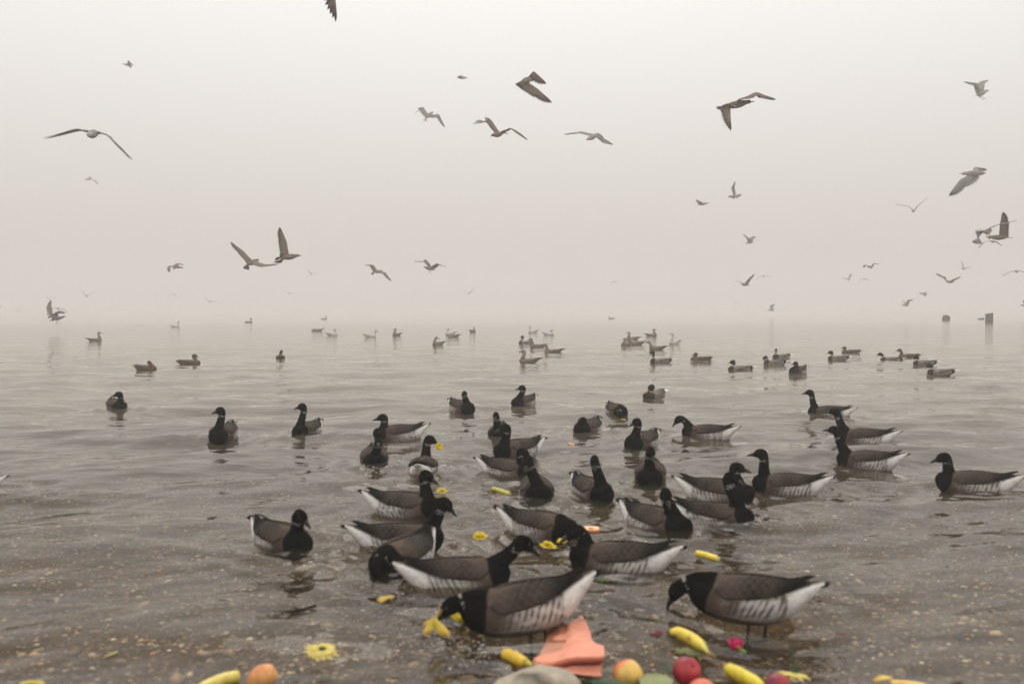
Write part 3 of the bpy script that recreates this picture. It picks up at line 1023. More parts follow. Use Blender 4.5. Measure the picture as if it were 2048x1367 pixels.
DUCKS = [
 ('drake', 1052, 687, 185, 1046, 673, 180, -8, 'green headed duck far back at centre, half hidden by resting brown gulls'),
 ('drake', 1322, 725, 182, 1305, 704, 182, -12, 'green headed duck in left profile just below a brown gull with a long tail'),
 ('drake', 1309, 796, 238, 1302, 774, 215, -30, 'green headed duck nearest the camera, white neck ring, facing left alone'),
 ('drake', 1481, 741, 183, 1465, 723, 182, -15, 'green headed duck facing left, leftmost of the row of ducks at right'),
 ('drake', 1550, 728, 183, 1530, 715, 186, -38, 'green headed duck with its bill lowered into the water'),
 ('drake', 1563, 716, 215, 1552, 700, 268, -20, 'green headed duck turned to the camera, behind the duck with lowered bill'),
 ('drake', 1677, 719, 182, 1661, 704, 182, -12, 'green headed duck in front of a brown hen duck, swimming left'),
 ('drake', 1783, 722, 182, 1760, 708, 182, -10, 'green headed duck with long grey back facing left, between two brown hens'),
 ('drake', 1850, 729, 182, 1832, 714, 184, -20, 'green headed duck behind the rightmost duck and below a brown hen'),
 ('drake', 1882, 748, 182, 1858, 730, 184, -20, 'rightmost green headed duck, pale grey flank and white tail, facing left'),
 ('drake', 561, 717, 268, 563, 703, 285, -20, 'dark duck alone at left centre swimming straight toward the camera'),
 ('hen', 1702, 706, 182, 1689, 695, 182, -5, 'small brown hen duck behind a green headed duck, farthest back of the ducks'),
 ('hen', 1818, 715, 182, 1799, 700, 182, -8, 'brown hen duck swimming behind two green headed ducks at right'),
 ('hen', 1402, 721, 183, 1391, 708, 205, -15, 'plain brown hen duck alone between two green headed ducks'),
 ('hen', 291, 740, 325, 297, 725, 320, -25, 'mottled brown duck low in the water, the nearer of two at far left'),
 ('hen', 378, 728, 5, 384, 711, 0, -15, 'grey-brown duck with its tail up facing right, at left of the lake'),
 ('hen', 497, 645, 5, 502, 636, 0, -5, 'tiny dark duck far out in the fog at left centre'),
]
GULLS = [
 ('juv', 189, 682, 3, 198, 665, 0, -6, {}, 'brown young gull resting in right profile at far left'),
 ('adult', 350, 654, 3, 357, 643, 0, -6, {}, 'pale grey gull resting far out left, facing right'),
 ('juv', 648, 639, 8, 652, 632, 0, -6, {}, 'small brown gull resting farthest out left of centre'),
 ('juv', 636, 662, 200, 625, 660, 190, -45, {'traise': 0.8}, 'brown gull with head down at the water and tail up'),
 ('adult', 664, 671, 20, 669, 658, 0, -6, {}, 'pale gull facing right beside the gull with its head down'),
 ('adult', 740, 674, 3, 752, 661, 0, -8, {}, 'white headed gull with dark wingtips in right profile, left of centre'),
 ('juv', 794, 671, 225, 791, 658, 182, -6, {}, 'small gull with pale neck facing left beside the white headed gull'),
 ('juv', 877, 690, 222, 873, 675, 350, -12, {}, 'speckled young gull facing the camera with its head turned to the right'),
 ('adult', 901, 669, 205, 897, 657, 182, -6, {}, 'pale gull looking left behind a sleeping speckled gull'),
 ('juv', 908, 674, 200, 897, 670, 190, -20, {}, 'sleeping speckled gull with lowered head and dark wingtips'),
 ('juv', 945, 664, 60, 948, 655, 80, -6, {}, 'brown gull seen from behind, alone at centre of the water'),
 ('adult', 1066, 665, 205, 1060, 653, 182, -6, {}, 'pale gull looking left, farthest back of the central group'),
 ('adult', 1097, 670, 350, 1101, 660, 355, -10, {}, 'pale gull facing right at the back of the central group'),
 ('juv', 1076, 695, 188, 1062, 678, 183, -8, {}, 'brown gull in the middle of the central group, beside a green headed duck'),
 ('juv', 1107, 706, 187, 1091, 690, 200, -20, {'wlift': 0.01}, 'brown gull with upturned dark tail at the right of the central group'),
 ('juv', 1059, 726, 200, 1047, 702, 183, -4, {}, 'speckled young gull with pale neck, nearest of the central group'),
 ('juv', 1266, 679, 190, 1258, 665, 182, -6, {}, 'brown gull behind two others, left part of the right hand group'),
 ('juv', 1274, 689, 185, 1262, 680, 200, -30, {'wlift': 0.01}, 'brown gull with hidden head and pointed tail in the right hand group'),
 ('juv', 1252, 692, 238, 1250, 678, 195, -6, {}, 'small brown gull turned to the camera at the left of the right hand group'),
 ('juv', 1302, 672, 5, 1308, 659, 0, -4, {}, 'brown gull in right profile at the back of the right hand group'),
 ('juv', 1315, 699, 185, 1298, 684, 182, -4, {}, 'dark brown gull with long tail in left profile above a green headed duck'),
 ('adult', 1350, 688, 225, 1345, 667, 185, -4, {}, 'white breasted gull at the right of the right hand group looking left'),
 ('juv', 1223, 638, 183, 1219, 633, 182, -4, {}, 'tiny brown gull resting far out right of centre'),
 ('adult', 36, 623, 183, 32, 619, 182, -4, {}, 'faint pale gull resting in the fog at the far left edge'),
]
# head, tail, left wing (root, wrist, tip), right wing, hs, ls, rs, extras, label
FLYERS = [
 ((129, 633), (103, 640), ((107, 630), (103, 611), (101, 600)), ((116, 629), (123, 621), (129, 626)), 1, 1, -1, dict(feet=True, fan=0.6), 'brown gull landing at far left with wings up and legs down'),
 ((101, 599), (99, 599), ((99, 599), (96, 596), (92, 592)), ((102, 598), (106, 595), (112, 594)), 1, 0, 0, dict(col='adult'), 'faint gull just above the wing of the landing brown gull'),
 ((118, 617), (114, 617), ((112, 616), (101, 617), (90, 620)), ((119, 616), (127, 618), (137, 626)), -1, 0, 0, dict(col='adult'), 'faint arched gull behind the landing brown gull'),
 ((174, 592), (173, 592), ((172, 591), (168, 586), (160, 577)), ((176, 591), (181, 587), (192, 585)), 1, 0, 0, dict(col='adult'), 'faint gull gliding with a shallow V of wings, above the water at far left'),
 ((222, 617), (220, 616), ((220, 616), (216, 615), (211, 615)), ((223, 616), (227, 617), (231, 619)), -1, 0, 0, dict(col='adult'), 'faint flat gull skimming low over the water at left'),
 ((348, 589), (346, 588), ((345, 587), (342, 588), (337, 594)), ((349, 587), (351, 588), (355, 595)), -1, 0, 0, dict(col='juv'), 'small gull with both wings drooping, low over the left water'),
 ((419, 603), (423, 603), ((418, 603), (415, 600), (408, 593)), ((422, 603), (426, 602), (437, 601)), -1, 0, 0, dict(col='adult'), 'faint gull low at left, one wing raised and one level'),
 ((579, 587), (578, 586), ((577, 586), (572, 584), (564, 580)), ((581, 586), (585, 585), (592, 585)), -1, 0, 0, dict(col='adult'), 'faint gull with level wings, low over the water left of centre'),
 ((737, 607), (738, 606), ((736, 606), (732, 607), (727, 609)), ((738, 606), (741, 605), (745, 603)), -1, 0, 0, dict(col='adult'), 'faintest gull just above the horizon at left of centre'),
 ((625, 548), (622, 548), ((623, 547), (619, 543), (613, 537)), ((627, 547), (631, 546), (641, 546)), -1, 0, 0, dict(col='adult'), 'faint gull below right of the two dark brown gulls'),
 ((515, 520), (494, 529), ((503, 519), (487, 502), (461.5, 483)), ((512, 523), (533, 529), (558, 527)), 1, 1, -1, dict(fan=0.75), 'dark brown gull flying away with fanned tail and left wing raised'),
 ((596, 511), (560, 516), ((578, 510), (573, 482), (558, 455)), ((574, 517), (566, 520), (561, 524)), 1, -1, 1, dict(fan=0.35), 'dark brown gull in right profile with one wing straight up'),
 ((764, 542), (746, 544), ((755, 541), (747, 530), (728, 529)), ((760, 543), (771, 545), (783, 562)), 1, 1, -1, dict(fan=0.7), 'brown gull banking away over the centre left with a fanned tail'),
 ((849, 534), (866, 539), ((855, 532), (847, 523), (829, 522)), ((863, 532), (873, 527), (893, 534)), -1, -1, 1, dict(feet=True), 'gull hovering at centre with its legs dangling'),
 ((365, 535), (345, 533), ((352, 532), (342, 533), (338, 544)), ((357, 531), (361, 527), (368, 530)), 1, -1, 1, dict(), 'brown gull in right profile with its near wing folded down, upper left of the ducks'),
 ((177, 271), (194, 264), ((177, 263), (150, 259), (87, 276)), ((192, 264), (213, 271), (265, 319)), -1, 0, 0, dict(col='adult', span=0.70, trail=(0.05, 0.16)), 'large white gull at upper left with long drooping wings spread wide'),
 ((246, 128), (264, 132), ((254, 128), (255, 124), (257, 121)), ((257, 129), (259, 127), (261, 126)), -1, -1, 1, dict(col='adult'), 'small gull alone at the upper left corner'),
 ((171, 359), (180, 358), ((177, 357), (178, 354), (176, 353)), ((181, 359), (187, 361), (197, 369)), -1, 1, -1, dict(col='adult'), 'small white gull below the large white one at left'),
 ((934, 156), (914, 156), ((924, 155), (924, 152), (926, 151)), ((926, 155), (928, 153), (930, 152)), 1, -1, 1, dict(col='adult'), 'small pale gull in right profile at top centre with short visible wings'),
 ((1064, 157), (1041, 165), ((1054, 157), (1068, 143), (1091, 168)), ((1056, 164), (1077, 179), (1104, 205)), 1, 1, -1, dict(feet=True, fan=0.8, trail=(-0.9, 1.5)), 'large brown gull at top centre banking away, both wings to the right'),
 ((866, 224), (850, 237), ((855, 226), (846, 214), (829, 227)), ((866, 229), (878, 229), (890, 255)), 1, 1, -1, dict(col='adult', fan=0.7), 'pale gull left of the large brown one at top, wings bent down'),
 ((984, 271), (1008, 266), ((988, 264), (972, 245), (947, 247)), ((1004, 263), (1020, 258), (1056, 279)), -1, -1, 1, dict(), 'brown gull with curved wings coming toward the camera, upper centre'),
 ((1174, 279), (1194, 270), ((1180, 272), (1160, 267), (1128, 268)), ((1192, 275), (1207, 286), (1227, 288)), -1, -1, 1, dict(col='adult'), 'pale gull gliding with level wings right of the brown curved one, upper centre'),
 ((1493, 205), (1452, 213), ((1461, 209), (1461, 226), (1462, 260)), ((1481, 200), (1513, 185), (1552, 198)), 0, -1, 1, dict(fan=0.3, trail=(0.35, 0.45, -0.9)), 'large brown gull upper right of centre, near wing hanging straight down'),
 ((1978, 180), (1950, 192), ((1961, 184), (1956, 167), (1927, 165)), ((1968, 180), (1970, 167), (1976, 159)), 1, -1, 1, dict(col='adult', feet=True), 'white gull at the top right corner flying right with wings up'),
 ((1925, 347), (1972, 347), ((1938, 349), (1919, 360), (1899, 392)), ((1944, 344), (1948, 335), (1966, 341)), -1, -1, 1, dict(col='adult', fan=0.4), 'large grey gull at right flying left with near wing reaching down'),
 ((1826, 422), (1828, 420), ((1824, 419), (1816, 413), (1791, 408)), ((1831, 418), (1836, 411), (1856, 395)), -1, 0, 0, dict(col='adult'), 'white gull seen head on with thin raised wings, right of centre sky'),
 ((1977, 474), (2018, 475), ((1998, 470), (2000, 447), (2006, 423)), None, -1, -1, 0, dict(fan=0.3), 'dark brown gull at right edge flying left, wing straight up'),
 ((1984, 460), (1966, 465), ((1965, 466), (1957, 475), (1946, 484)), ((1980, 457), (1996, 450), (2034, 440)), 1, -1, 1, dict(col='adult', feet=True), 'white gull behind the dark brown gull with its wing straight up'),
 ((1989, 483), (1982, 482), ((1982, 482), (1970, 484), (1955, 497)), ((1989, 482), (1995, 484), (2004, 491)), -1, 0, 0, dict(col='adult'), 'faint arched gull just below the dark brown gull at right'),
 ((1737, 533), (1745, 534), ((1738, 532), (1731, 529), (1725, 532)), ((1742, 532), (1747, 527), (1762, 527)), -1, -1, 1, dict(), 'small brown gull with arched wings, topmost of the three at lower right sky'),
 ((1701, 558), (1694, 559), ((1697, 558), (1691, 556), (1682, 555)), ((1699, 558), (1701, 553), (1704, 547)), 1, -1, 1, dict(col='adult'), 'faint gull with one wing raised, left of a small arched gull'),
 ((1730, 558), (1727, 558), ((1726, 558), (1722, 559), (1716, 566)), ((1731, 557), (1734, 558), (1740, 561)), -1, 0, 0, dict(col='juv'), 'small arched gull under the brown gull with arched wings'),
 ((1891, 562), (1906, 565), ((1893, 562), (1887, 557), (1872, 547)), ((1898, 562), (1906, 558), (1923, 552)), -1, -1, 1, dict(), 'brown gull with wings raised in a V above the distant posts'),
 ((1922, 537), (1931, 538), ((1925, 536), (1924, 529), (1923, 521)), ((1928, 536), (1934, 535), (1944, 535)), -1, 1, -1, dict(col='adult'), 'faint gull with one wing upright above the brown gull in a V'),
 ((2036, 543), (2030, 542), ((2030, 542), (2020, 544), (2003, 552)), ((2036, 541), (2042, 542), (2052, 545)), -1, 0, 0, dict(col='adult'), 'pale arched gull cut by the right edge'),
 ((1838, 587), (1850, 586), ((1846, 586), (1849, 588), (1850, 592)), ((1848, 585), (1849, 584), (1851, 583)), -1, -1, 1, dict(), 'small brown gull low at right with its wings down'),
 ((1803, 609), (1817, 611), ((1811, 608), (1815, 600), (1828, 598)), ((1809, 608), (1806, 603), (1805, 600)), -1, -1, 1, dict(col='adult'), 'white gull in left profile low at right with raised wing'),
 ((2041, 610), (2056, 612), ((2048, 609), (2046, 603), (2050, 594)), ((2050, 609), (2053, 606), (2056, 602)), -1, -1, 1, dict(), 'brown gull cut off by the right edge just above the water'),
 ((1456, 393), (1472, 392), ((1466, 391), (1463, 376), (1470, 362)), ((1468, 391), (1473, 390), (1479, 393)), -1, -1, 1, dict(col='adult', feet=True), 'grey gull flying left with a dark tipped wing straight up, right of centre'),
 ((1415, 406), (1397, 410), ((1407, 406), (1402, 403), (1392, 399)), ((1410, 406), (1414, 406), (1420, 405)), 1, -1, 1, dict(), 'small brown gull flying right, left of the grey gull with upright wing'),
 ((1507, 483), (1494, 486), ((1501, 484), (1497, 475), (1485, 468)), ((1504, 482), (1507, 478), (1511, 473)), 1, -1, 1, dict(), 'brown gull flying right with both wings raised, right of centre sky'),
 ((1482, 568), (1497, 570), ((1489, 567), (1496, 558), (1509, 547)), ((1486, 567), (1479, 564), (1470, 561)), -1, -1, 1, dict(), 'brown gull flying left with one long wing raised, low right of centre'),
 ((1528, 553), (1525, 552), ((1525, 552), (1520, 553), (1513, 558)), ((1529, 552), (1536, 552), (1545, 554)), -1, 0, 0, dict(col='adult'), 'faint arched gull right of the brown gull with one long wing raised'),
 ((1472, 604), (1473, 606), ((1472, 605), (1471, 603), (1469, 604)), ((1474, 606), (1474, 609), (1475, 613)), -1, 0, 0, dict(col='adult'), 'tiny pale gull with a drooped wing at the horizon right of centre'),
 ((1535, 619), (1548, 620), ((1541, 618), (1540, 611), (1550, 608)), ((1543, 618), (1540, 614), (1538, 612)), -1, -1, 1, dict(col='adult'), 'white gull skimming low over the water right of centre'),
 ((1230, 564), (1228, 563), ((1227, 563), (1224, 565), (1221, 572)), ((1230, 563), (1233, 563), (1237, 569)), -1, 0, 0, dict(col='juv'), 'small arched gull alone at centre right above the water'),
 ((936, 587), (939, 587), ((936, 587), (932, 584), (926, 580)), ((938, 587), (941, 583), (949, 577)), -1, 0, 0, dict(col='adult'), 'faint gull at centre with wings in a V just above the horizon'),
 ((-14, 614), (-30, 615), ((-22, 613), (-10, 611), (4, 613)), ((-20, 613), (-24, 608), (-32, 604)), 1, -1, 1, dict(), 'dark wingtip of a gull entering at the left edge above the water'),
 ((700, -62), (652, -50), ((672, -54), (670, -22), (673, 41)), ((678, -58), (700, -80), (730, -100)), 1, -1, 1, dict(col='juv', D=12.5), 'brown wing of a gull reaching down from the top edge'),
]

# ------------------------------------------------------------------ lake bed
SLOPE = 0.062


def bed_z(y):
    y = np.asarray(y, float)
    d = 0.085 + SLOPE * (y - 3.0)
    d = np.where(y > 12, 0.085 + SLOPE * 9 + 0.03 * (y - 12), d)
    return -np.clip(d, -0.6, 2.4)


def bed_bumps(X, Y):
    P = np.stack([X.ravel(), Y.ravel(), 0 * X.ravel()], 1)
    return (0.012 * vnoise(P, 5, 71) + 0.007 * vnoise(P, 17, 72) + 0.004 * vnoise(P, 45, 73)).reshape(X.shape)


def sheet_rows():
    rows = [0.6]
    while rows[-1] < 950:
        y = rows[-1]
        rows.append(y + min(60, max(0.016, 0.0009 * y * y)))
    return np.array(rows)


def grid_sheet(name, ys, nx, width, zf, mat):
    u = np.linspace(-1, 1, nx)
    X = width(ys)[:, None] * u[None, :]
    Y = np.repeat(ys[:, None], nx, 1)
    Z = zf(X, Y)
    V = np.stack([X, Y, Z], -1).reshape(-1, 3).astype(np.float32)
    ny = len(ys)
    i = np.arange((ny - 1) * (nx - 1))
    a = (i // (nx - 1)) * nx + i % (nx - 1)
    F = np.stack([a, a + 1, a + nx + 1, a + nx], 1).astype(np.int32)
    me = bpy.data.meshes.new(name)
    me.vertices.add(len(V))
    me.vertices.foreach_set('co', V.ravel())
    me.loops.add(F.size)
    me.loops.foreach_set('vertex_index', F.ravel())
    me.polygons.add(len(F))
    me.polygons.foreach_set('loop_start', np.arange(0, F.size, 4, dtype=np.int32))
    me.polygons.foreach_set('loop_total', np.full(len(F), 4, dtype=np.int32))
    me.polygons.foreach_set('use_smooth', np.ones(len(F), dtype=bool))
    me.update(calc_edges=True)
    me.materials.append(mat)
    o = bpy.data.objects.new(name, me)
    COL.objects.link(o)
    tag(o, kind='structure')
    return o


m_bed, n, b = new_mat('lake_bed_gravel')
geo = n.nodes.new('ShaderNodeNewGeometry')
vor = n.nodes.new('ShaderNodeTexVoronoi')
vor.inputs['Scale'].default_value = 70
n.links.new(geo.outputs['Position'], vor.inputs['Vector'])
rb_ = n.nodes.new('ShaderNodeValToRGB')
els = rb_.color_ramp.elements
els[0].position, els[0].color = 0.0, (0.034, 0.027, 0.020, 1)
els[1].position, els[1].color = 1.0, (0.14, 0.105, 0.07, 1)
for p_, c_ in ((0.35, (0.055, 0.044, 0.032, 1)), (0.62, (0.095, 0.066, 0.040, 1)), (0.82, (0.070, 0.064, 0.056, 1)), (0.93, (0.22, 0.14, 0.08, 1))):
    el = els.new(p_)
    el.color = c_
sepc = n.nodes.new('ShaderNodeSeparateColor')
n.links.new(vor.outputs['Color'], sepc.inputs[0])
n.links.new(sepc.outputs[0], rb_.inputs['Fac'])
nz = noise_node(n, 3.2, 6, geo.outputs['Position'])
r2 = n.nodes.new('ShaderNodeValToRGB')
r2.color_ramp.elements[0].position, r2.color_ramp.elements[0].color = 0.36, (0.62, 0.60, 0.58, 1)
r2.color_ramp.elements[1].position, r2.color_ramp.elements[1].color = 0.66, (1.35, 1.22, 1.02, 1)
n.links.new(nz.outputs['Fac'], r2.inputs['Fac'])
mm = n.nodes.new('ShaderNodeMixRGB')
mm.blend_type = 'MULTIPLY'
mm.inputs['Fac'].default_value = 1
n.links.new(rb_.outputs['Color'], mm.inputs['Color1'])
n.links.new(r2.outputs['Color'], mm.inputs['Color2'])
n.links.new(mm.outputs['Color'], b.inputs['Base Color'])
b.inputs['Roughness'].default_value = 0.8
bp_ = n.nodes.new('ShaderNodeBump')
bp_.inputs['Strength'].default_value = 0.8
bp_.inputs['Distance'].default_value = 0.01
n.links.new(vor.outputs['Distance'], bp_.inputs['Height'])
bp_.invert = True
n.links.new(bp_.outputs['Normal'], b.inputs['Normal'])

ys_bed = np.concatenate([np.arange(0.6, 9, 0.035), np.geomspace(9, 950, 60)])
bed = grid_sheet('lake_bed', ys_bed, 260, lambda y: 2.2 + 0.85 * y, lambda X, Y: bed_z(Y) + bed_bumps(X, Y) * (Y < 30), m_bed)
bed['label'] = 'dark gravel lake bed seen through the shallow water'

# pebbles: the largest are objects of their own, the rest one mass of grit
PEB_COL = np.array([(0.40, 0.34, 0.26), (0.33, 0.26, 0.18), (0.36, 0.20, 0.10), (0.16, 0.14, 0.12), (0.07, 0.065, 0.06),
                    (0.50, 0.46, 0.40), (0.22, 0.16, 0.11), (0.11, 0.10, 0.095), (0.30, 0.17, 0.10), (0.26, 0.23, 0.19)])
PEB_W = np.array([.12, .13, .07, .15, .15, .07, .11, .11, .04, .05])


def ico(sub):
    import bmesh
    bm = bmesh.new()
    bmesh.ops.create_icosphere(bm, subdivisions=sub, radius=1)
    V = np.array([v.co[:] for v in bm.verts])
    f = [tuple(v.index for v in q.verts) for q in bm.faces]
    bm.free()
    return V, f


ICO1, ICO1F = ico(1)
ICO2, ICO2F = ico(2)
ICO3, ICO3F = ico(3)


def bed_point():
    while True:
        y = 2.45 + 5.6 * rng.random() ** 1.25
        x = (rng.random() * 2 - 1) * (0.45 + 0.56 * y)
        return x, y


peb_meshes = []
for k in range(30):
    ci = int(rng.choice(len(PEB_COL), p=PEB_W / PEB_W.sum()))
    q = ICO1 * rng.uniform(0.75, 1.2, size=(len(ICO1), 1)) * np.array([1.0, rng.uniform(0.55, 0.85), rng.uniform(0.35, 0.6)])
    me = bpy.data.meshes.new('pebble')
    me.from_pydata(q.tolist(), [], ICO1F)
    me.polygons.foreach_set('use_smooth', [True] * len(me.polygons))
    set_col(me, PEB_COL[ci] * rng.uniform(1.5, 2.6))
    me.materials.append(M_STONE)
    peb_meshes.append(me)
for k in range(300):
    x, y = bed_point()
    r = rng.uniform(0.015, 0.030) * (1.25 if rng.random() < 0.12 else 1)
    z = float(bed_z(y) + bed_bumps(np.array([[x]]), np.array([[y]]))[0, 0])
    o = bpy.data.objects.new('pebble', peb_meshes[int(rng.integers(len(peb_meshes)))])
    o.location = (x, y, z + r * 0.15)
    o.rotation_euler = (rng.normal() * 0.25, rng.normal() * 0.25, rng.random() * 6.28)
    o.scale = (r, r, r)
    COL.objects.link(o)
    o.parent = bed
NG = 22000
gx, gy = [], []
yy = 2.4 + 6.5 * rng.random(NG) ** 1.15
xx = (rng.random(NG) * 2 - 1) * (0.5 + 0.56 * yy)
rr = rng.uniform(0.004, 0.012, NG) * (1 + 0.5 * (rng.random(NG) < 0.1))
zz = bed_z(yy) + bed_bumps(xx[:, None], yy[:, None])[:, 0] + rr * 0.2
cc = PEB_COL[rng.choice(len(PEB_COL), size=NG, p=PEB_W / PEB_W.sum())] * np.where(rng.random((NG, 1)) < 0.2, 1.9, 1.0) * rng.uniform(0.6, 1.2, size=(NG, 1))
OCT = np.array([(1, 0, 0), (0, 1, 0), (-1, 0, 0), (0, -1, 0), (0, 0, 0.55), (.7, .7, .2), (-.7, .7, .25), (-.7, -.7, .2), (.7, -.7, .25)])
OCF = np.array([(0, 5, 4), (5, 1, 4), (1, 6, 4), (6, 2, 4), (2, 7, 4), (7, 3, 4), (3, 8, 4), (8, 0, 4)])
ang = rng.random(NG) * 6.28
el_ = rng.uniform(0.55, 1.0, NG)
VX = OCT[None, :, 0] * rr[:, None]
VY = OCT[None, :, 1] * (rr * el_)[:, None]
VV = np.stack([xx[:, None] + VX * np.cos(ang)[:, None] - VY * np.sin(ang)[:, None],
               yy[:, None] + VX * np.sin(ang)[:, None] + VY * np.cos(ang)[:, None], zz[:, None] + OCT[None, :, 2] * rr[:, None]], -1).reshape(-1, 3)
FF = (OCF[None] + (np.arange(NG) * len(OCT))[:, None, None]).reshape(-1, 3)
grit = mesh_obj('gravel', VV, FF, M_STONE, bed, np.repeat(cc, len(OCT), 0))
grit['kind'] = 'stuff'

# ------------------------------------------------------------------ water
m_w, n, b = new_mat('lake_water')
n.nodes.remove(b)
out = n.nodes.get('Material Output')
geo = n.nodes.new('ShaderNodeNewGeometry')
mp = n.nodes.new('ShaderNodeMapping')
mp.inputs['Rotation'].default_value = (0, 0, R(-24))
mp.inputs['Scale'].default_value = (0.55, 1.0, 1.0)
n.links.new(geo.outputs['Position'], mp.inputs['Vector'])
w1 = noise_node(n, 7.5, 3, mp.outputs['Vector'], 0.5)
w2 = noise_node(n, 2.1, 3, mp.outputs['Vector'], 0.5)
b1 = n.nodes.new('ShaderNodeBump')
b1.inputs['Strength'].default_value = 0.75
b1.inputs['Distance'].default_value = 0.016
n.links.new(w1.outputs['Fac'], b1.inputs['Height'])
b2 = n.nodes.new('ShaderNodeBump')
b2.inputs['Strength'].default_value = 0.8
b2.inputs['Distance'].default_value = 0.055
n.links.new(w2.outputs['Fac'], b2.inputs['Height'])
n.links.new(b1.outputs['Normal'], b2.inputs['Normal'])
sy0 = n.nodes.new('ShaderNodeSeparateXYZ')
n.links.new(geo.outputs['Position'], sy0.inputs[0])
for bb, near_, far_ in ((b1, 0.5, 0.10), (b2, 0.75, 0.25)):      # the lake is calmer further out
    mq = n.nodes.new('ShaderNodeMapRange')
    mq.inputs['From Min'].default_value = 14
    mq.inputs['From Max'].default_value = 60
    mq.inputs['To Min'].default_value = near_
    mq.inputs['To Max'].default_value = far_
    n.links.new(sy0.outputs['Y'], mq.inputs['Value'])
    n.links.new(mq.outputs['Result'], bb.inputs['Strength'])
mq = n.nodes.new('ShaderNodeMapRange')
mq.inputs['From Min'].default_value = 14
mq.inputs['From Max'].default_value = 60
mq.inputs['To Min'].default_value = 0.02
mq.inputs['To Max'].default_value = 0.145
n.links.new(sy0.outputs['Y'], mq.inputs['Value'])
fr = n.nodes.new('ShaderNodeFresnel')
fr.inputs['IOR'].default_value = 1.28
n.links.new(b2.outputs['Normal'], fr.inputs['Normal'])
gl = n.nodes.new('ShaderNodeBsdfGlossy')
n.links.new(mq.outputs['Result'], gl.inputs['Roughness'])
gl.inputs['Color'].default_value = (0.97, 0.95, 0.92, 1)
n.links.new(b2.outputs['Normal'], gl.inputs['Normal'])
tr = n.nodes.new('ShaderNodeBsdfTransparent')
tr.inputs['Color'].default_value = (0.90, 0.82, 0.68, 1)
df = n.nodes.new('ShaderNodeBsdfDiffuse')
df.inputs['Color'].default_value = (0.130, 0.106, 0.070, 1)
sp_ = n.nodes.new('ShaderNodeSeparateXYZ')
n.links.new(geo.outputs['Position'], sp_.inputs[0])
mr = n.nodes.new('ShaderNodeMapRange')       # silt hides the bed as the water deepens away from the shore
mr.inputs['From Min'].default_value = 3.4
mr.inputs['From Max'].default_value = 13.0
mr.inputs['To Min'].default_value = 0.02
mr.inputs['To Max'].default_value = 0.92
n.links.new(sp_.outputs['Y'], mr.inputs['Value'])
m1 = n.nodes.new('ShaderNodeMixShader')
n.links.new(mr.outputs['Result'], m1.inputs['Fac'])
n.links.new(tr.outputs[0], m1.inputs[1])
n.links.new(df.outputs[0], m1.inputs[2])
m2 = n.nodes.new('ShaderNodeMixShader')
n.links.new(fr.outputs[0], m2.inputs['Fac'])
n.links.new(m1.outputs[0], m2.inputs[1])
n.links.new(gl.outputs[0], m2.inputs[2])
n.links.new(m2.outputs[0], out.inputs['Surface'])

WAVES = []
wr = np.random.default_rng(21)
for k in range(34):
    lam = float(np.exp(wr.uniform(np.log(0.16), np.log(2.4))))
    th = R(-90 + 26) + wr.normal() * R(26)
    WAVES.append((lam, math.cos(th), math.sin(th), 0.0038 * lam ** 0.95 * wr.uniform(0.6, 1.4), wr.uniform(0, 6.28)))
for k in range(12):                 # short steep wavelets raised by the birds and the breeze
    lam = float(wr.uniform(0.35, 0.95))
    th = R(-90 + 14) + wr.normal() * R(22)
    WAVES.append((lam, math.cos(th), math.sin(th), 0.0034 * lam, wr.uniform(0, 6.28)))
RIPPLERS = []
for (px, py, yaw, *_r) in GEESE:
    RIPPLERS.append((px, py, yaw, _r[-2].get('ring', 1.0)))
for (_k, px, py, yaw, *_r) in DUCKS:
    RIPPLERS.append((px, py, yaw, 0.6))


def water_z(X, Y):
    Z = np.zeros_like(X)
    step = np.gradient(Y[:, 0])[:, None]
    for lam, cx, cy_, amp, ph in WAVES:
        k = 2 * np.pi / lam
        att = np.clip((lam / np.maximum(step, 1e-3) - 2.5) / 3.0, 0, 1)
        pat = 0.75 + 0.45 * np.sin(0.55 * (X * cy_ - Y * cx) + ph * 3) * np.sin(0.4 * (X * cx + Y * cy_) + ph)
        a_ = k * (X * cx + Y * cy_) + ph + 0.9 * np.sin(1.3 * (X * cy_ - Y * cx) + ph)
        Z += amp * att * pat * (np.sin(a_) + 0.32 * np.sin(2 * a_ + 1.2))
    for px, py, yaw, st in RIPPLERS:
        g = ground(px, py)
        bx, by = g.x, g.y + 0.10
        if by > 25:
            continue
        r0 = (np.abs(Y[:, 0] - by) < 1.7)
        if not r0.any():
            continue
        i0, i1 = np.where(r0)[0][[0, -1]]
        xs, ys = X[i0:i1 + 1], Y[i0:i1 + 1]
        yw = yaw + math.degrees(math.atan2(g.y, g.x)) - 90
        fx, fy = math.cos(R(yw)), math.sin(R(yw))
        a = (xs - bx) * fx + (ys - by) * fy
        c = -(xs - bx) * fy + (ys - by) * fx
        d = np.sqrt((a / 1.5) ** 2 + c ** 2)
        rip = 0.0060 * st * np.sin(2 * np.pi * (d - 0.06) / 0.125) * np.exp(-((d - 0.1) / 0.30) ** 2)
        # a bow wave trailing back on both sides
        v = np.abs(c) - 0.10 + 0.42 * (a - 0.22)
        wake = 0.011 * st * np.exp(-(v / 0.055) ** 2) * np.exp(-np.clip(-(a - 0.22), 0, 9) / 0.65) * (a < 0.26)
        Z[i0:i1 + 1] += (rip + wake) * np.exp(-((xs - bx) ** 2 + (ys - by) ** 2) / 1.6)
    return Z


water = grid_sheet('water', sheet_rows(), 620, lambda y: 1.6 + 0.62 * y, water_z, m_w)
water['label'] = 'grey rippled lake water fading into fog'

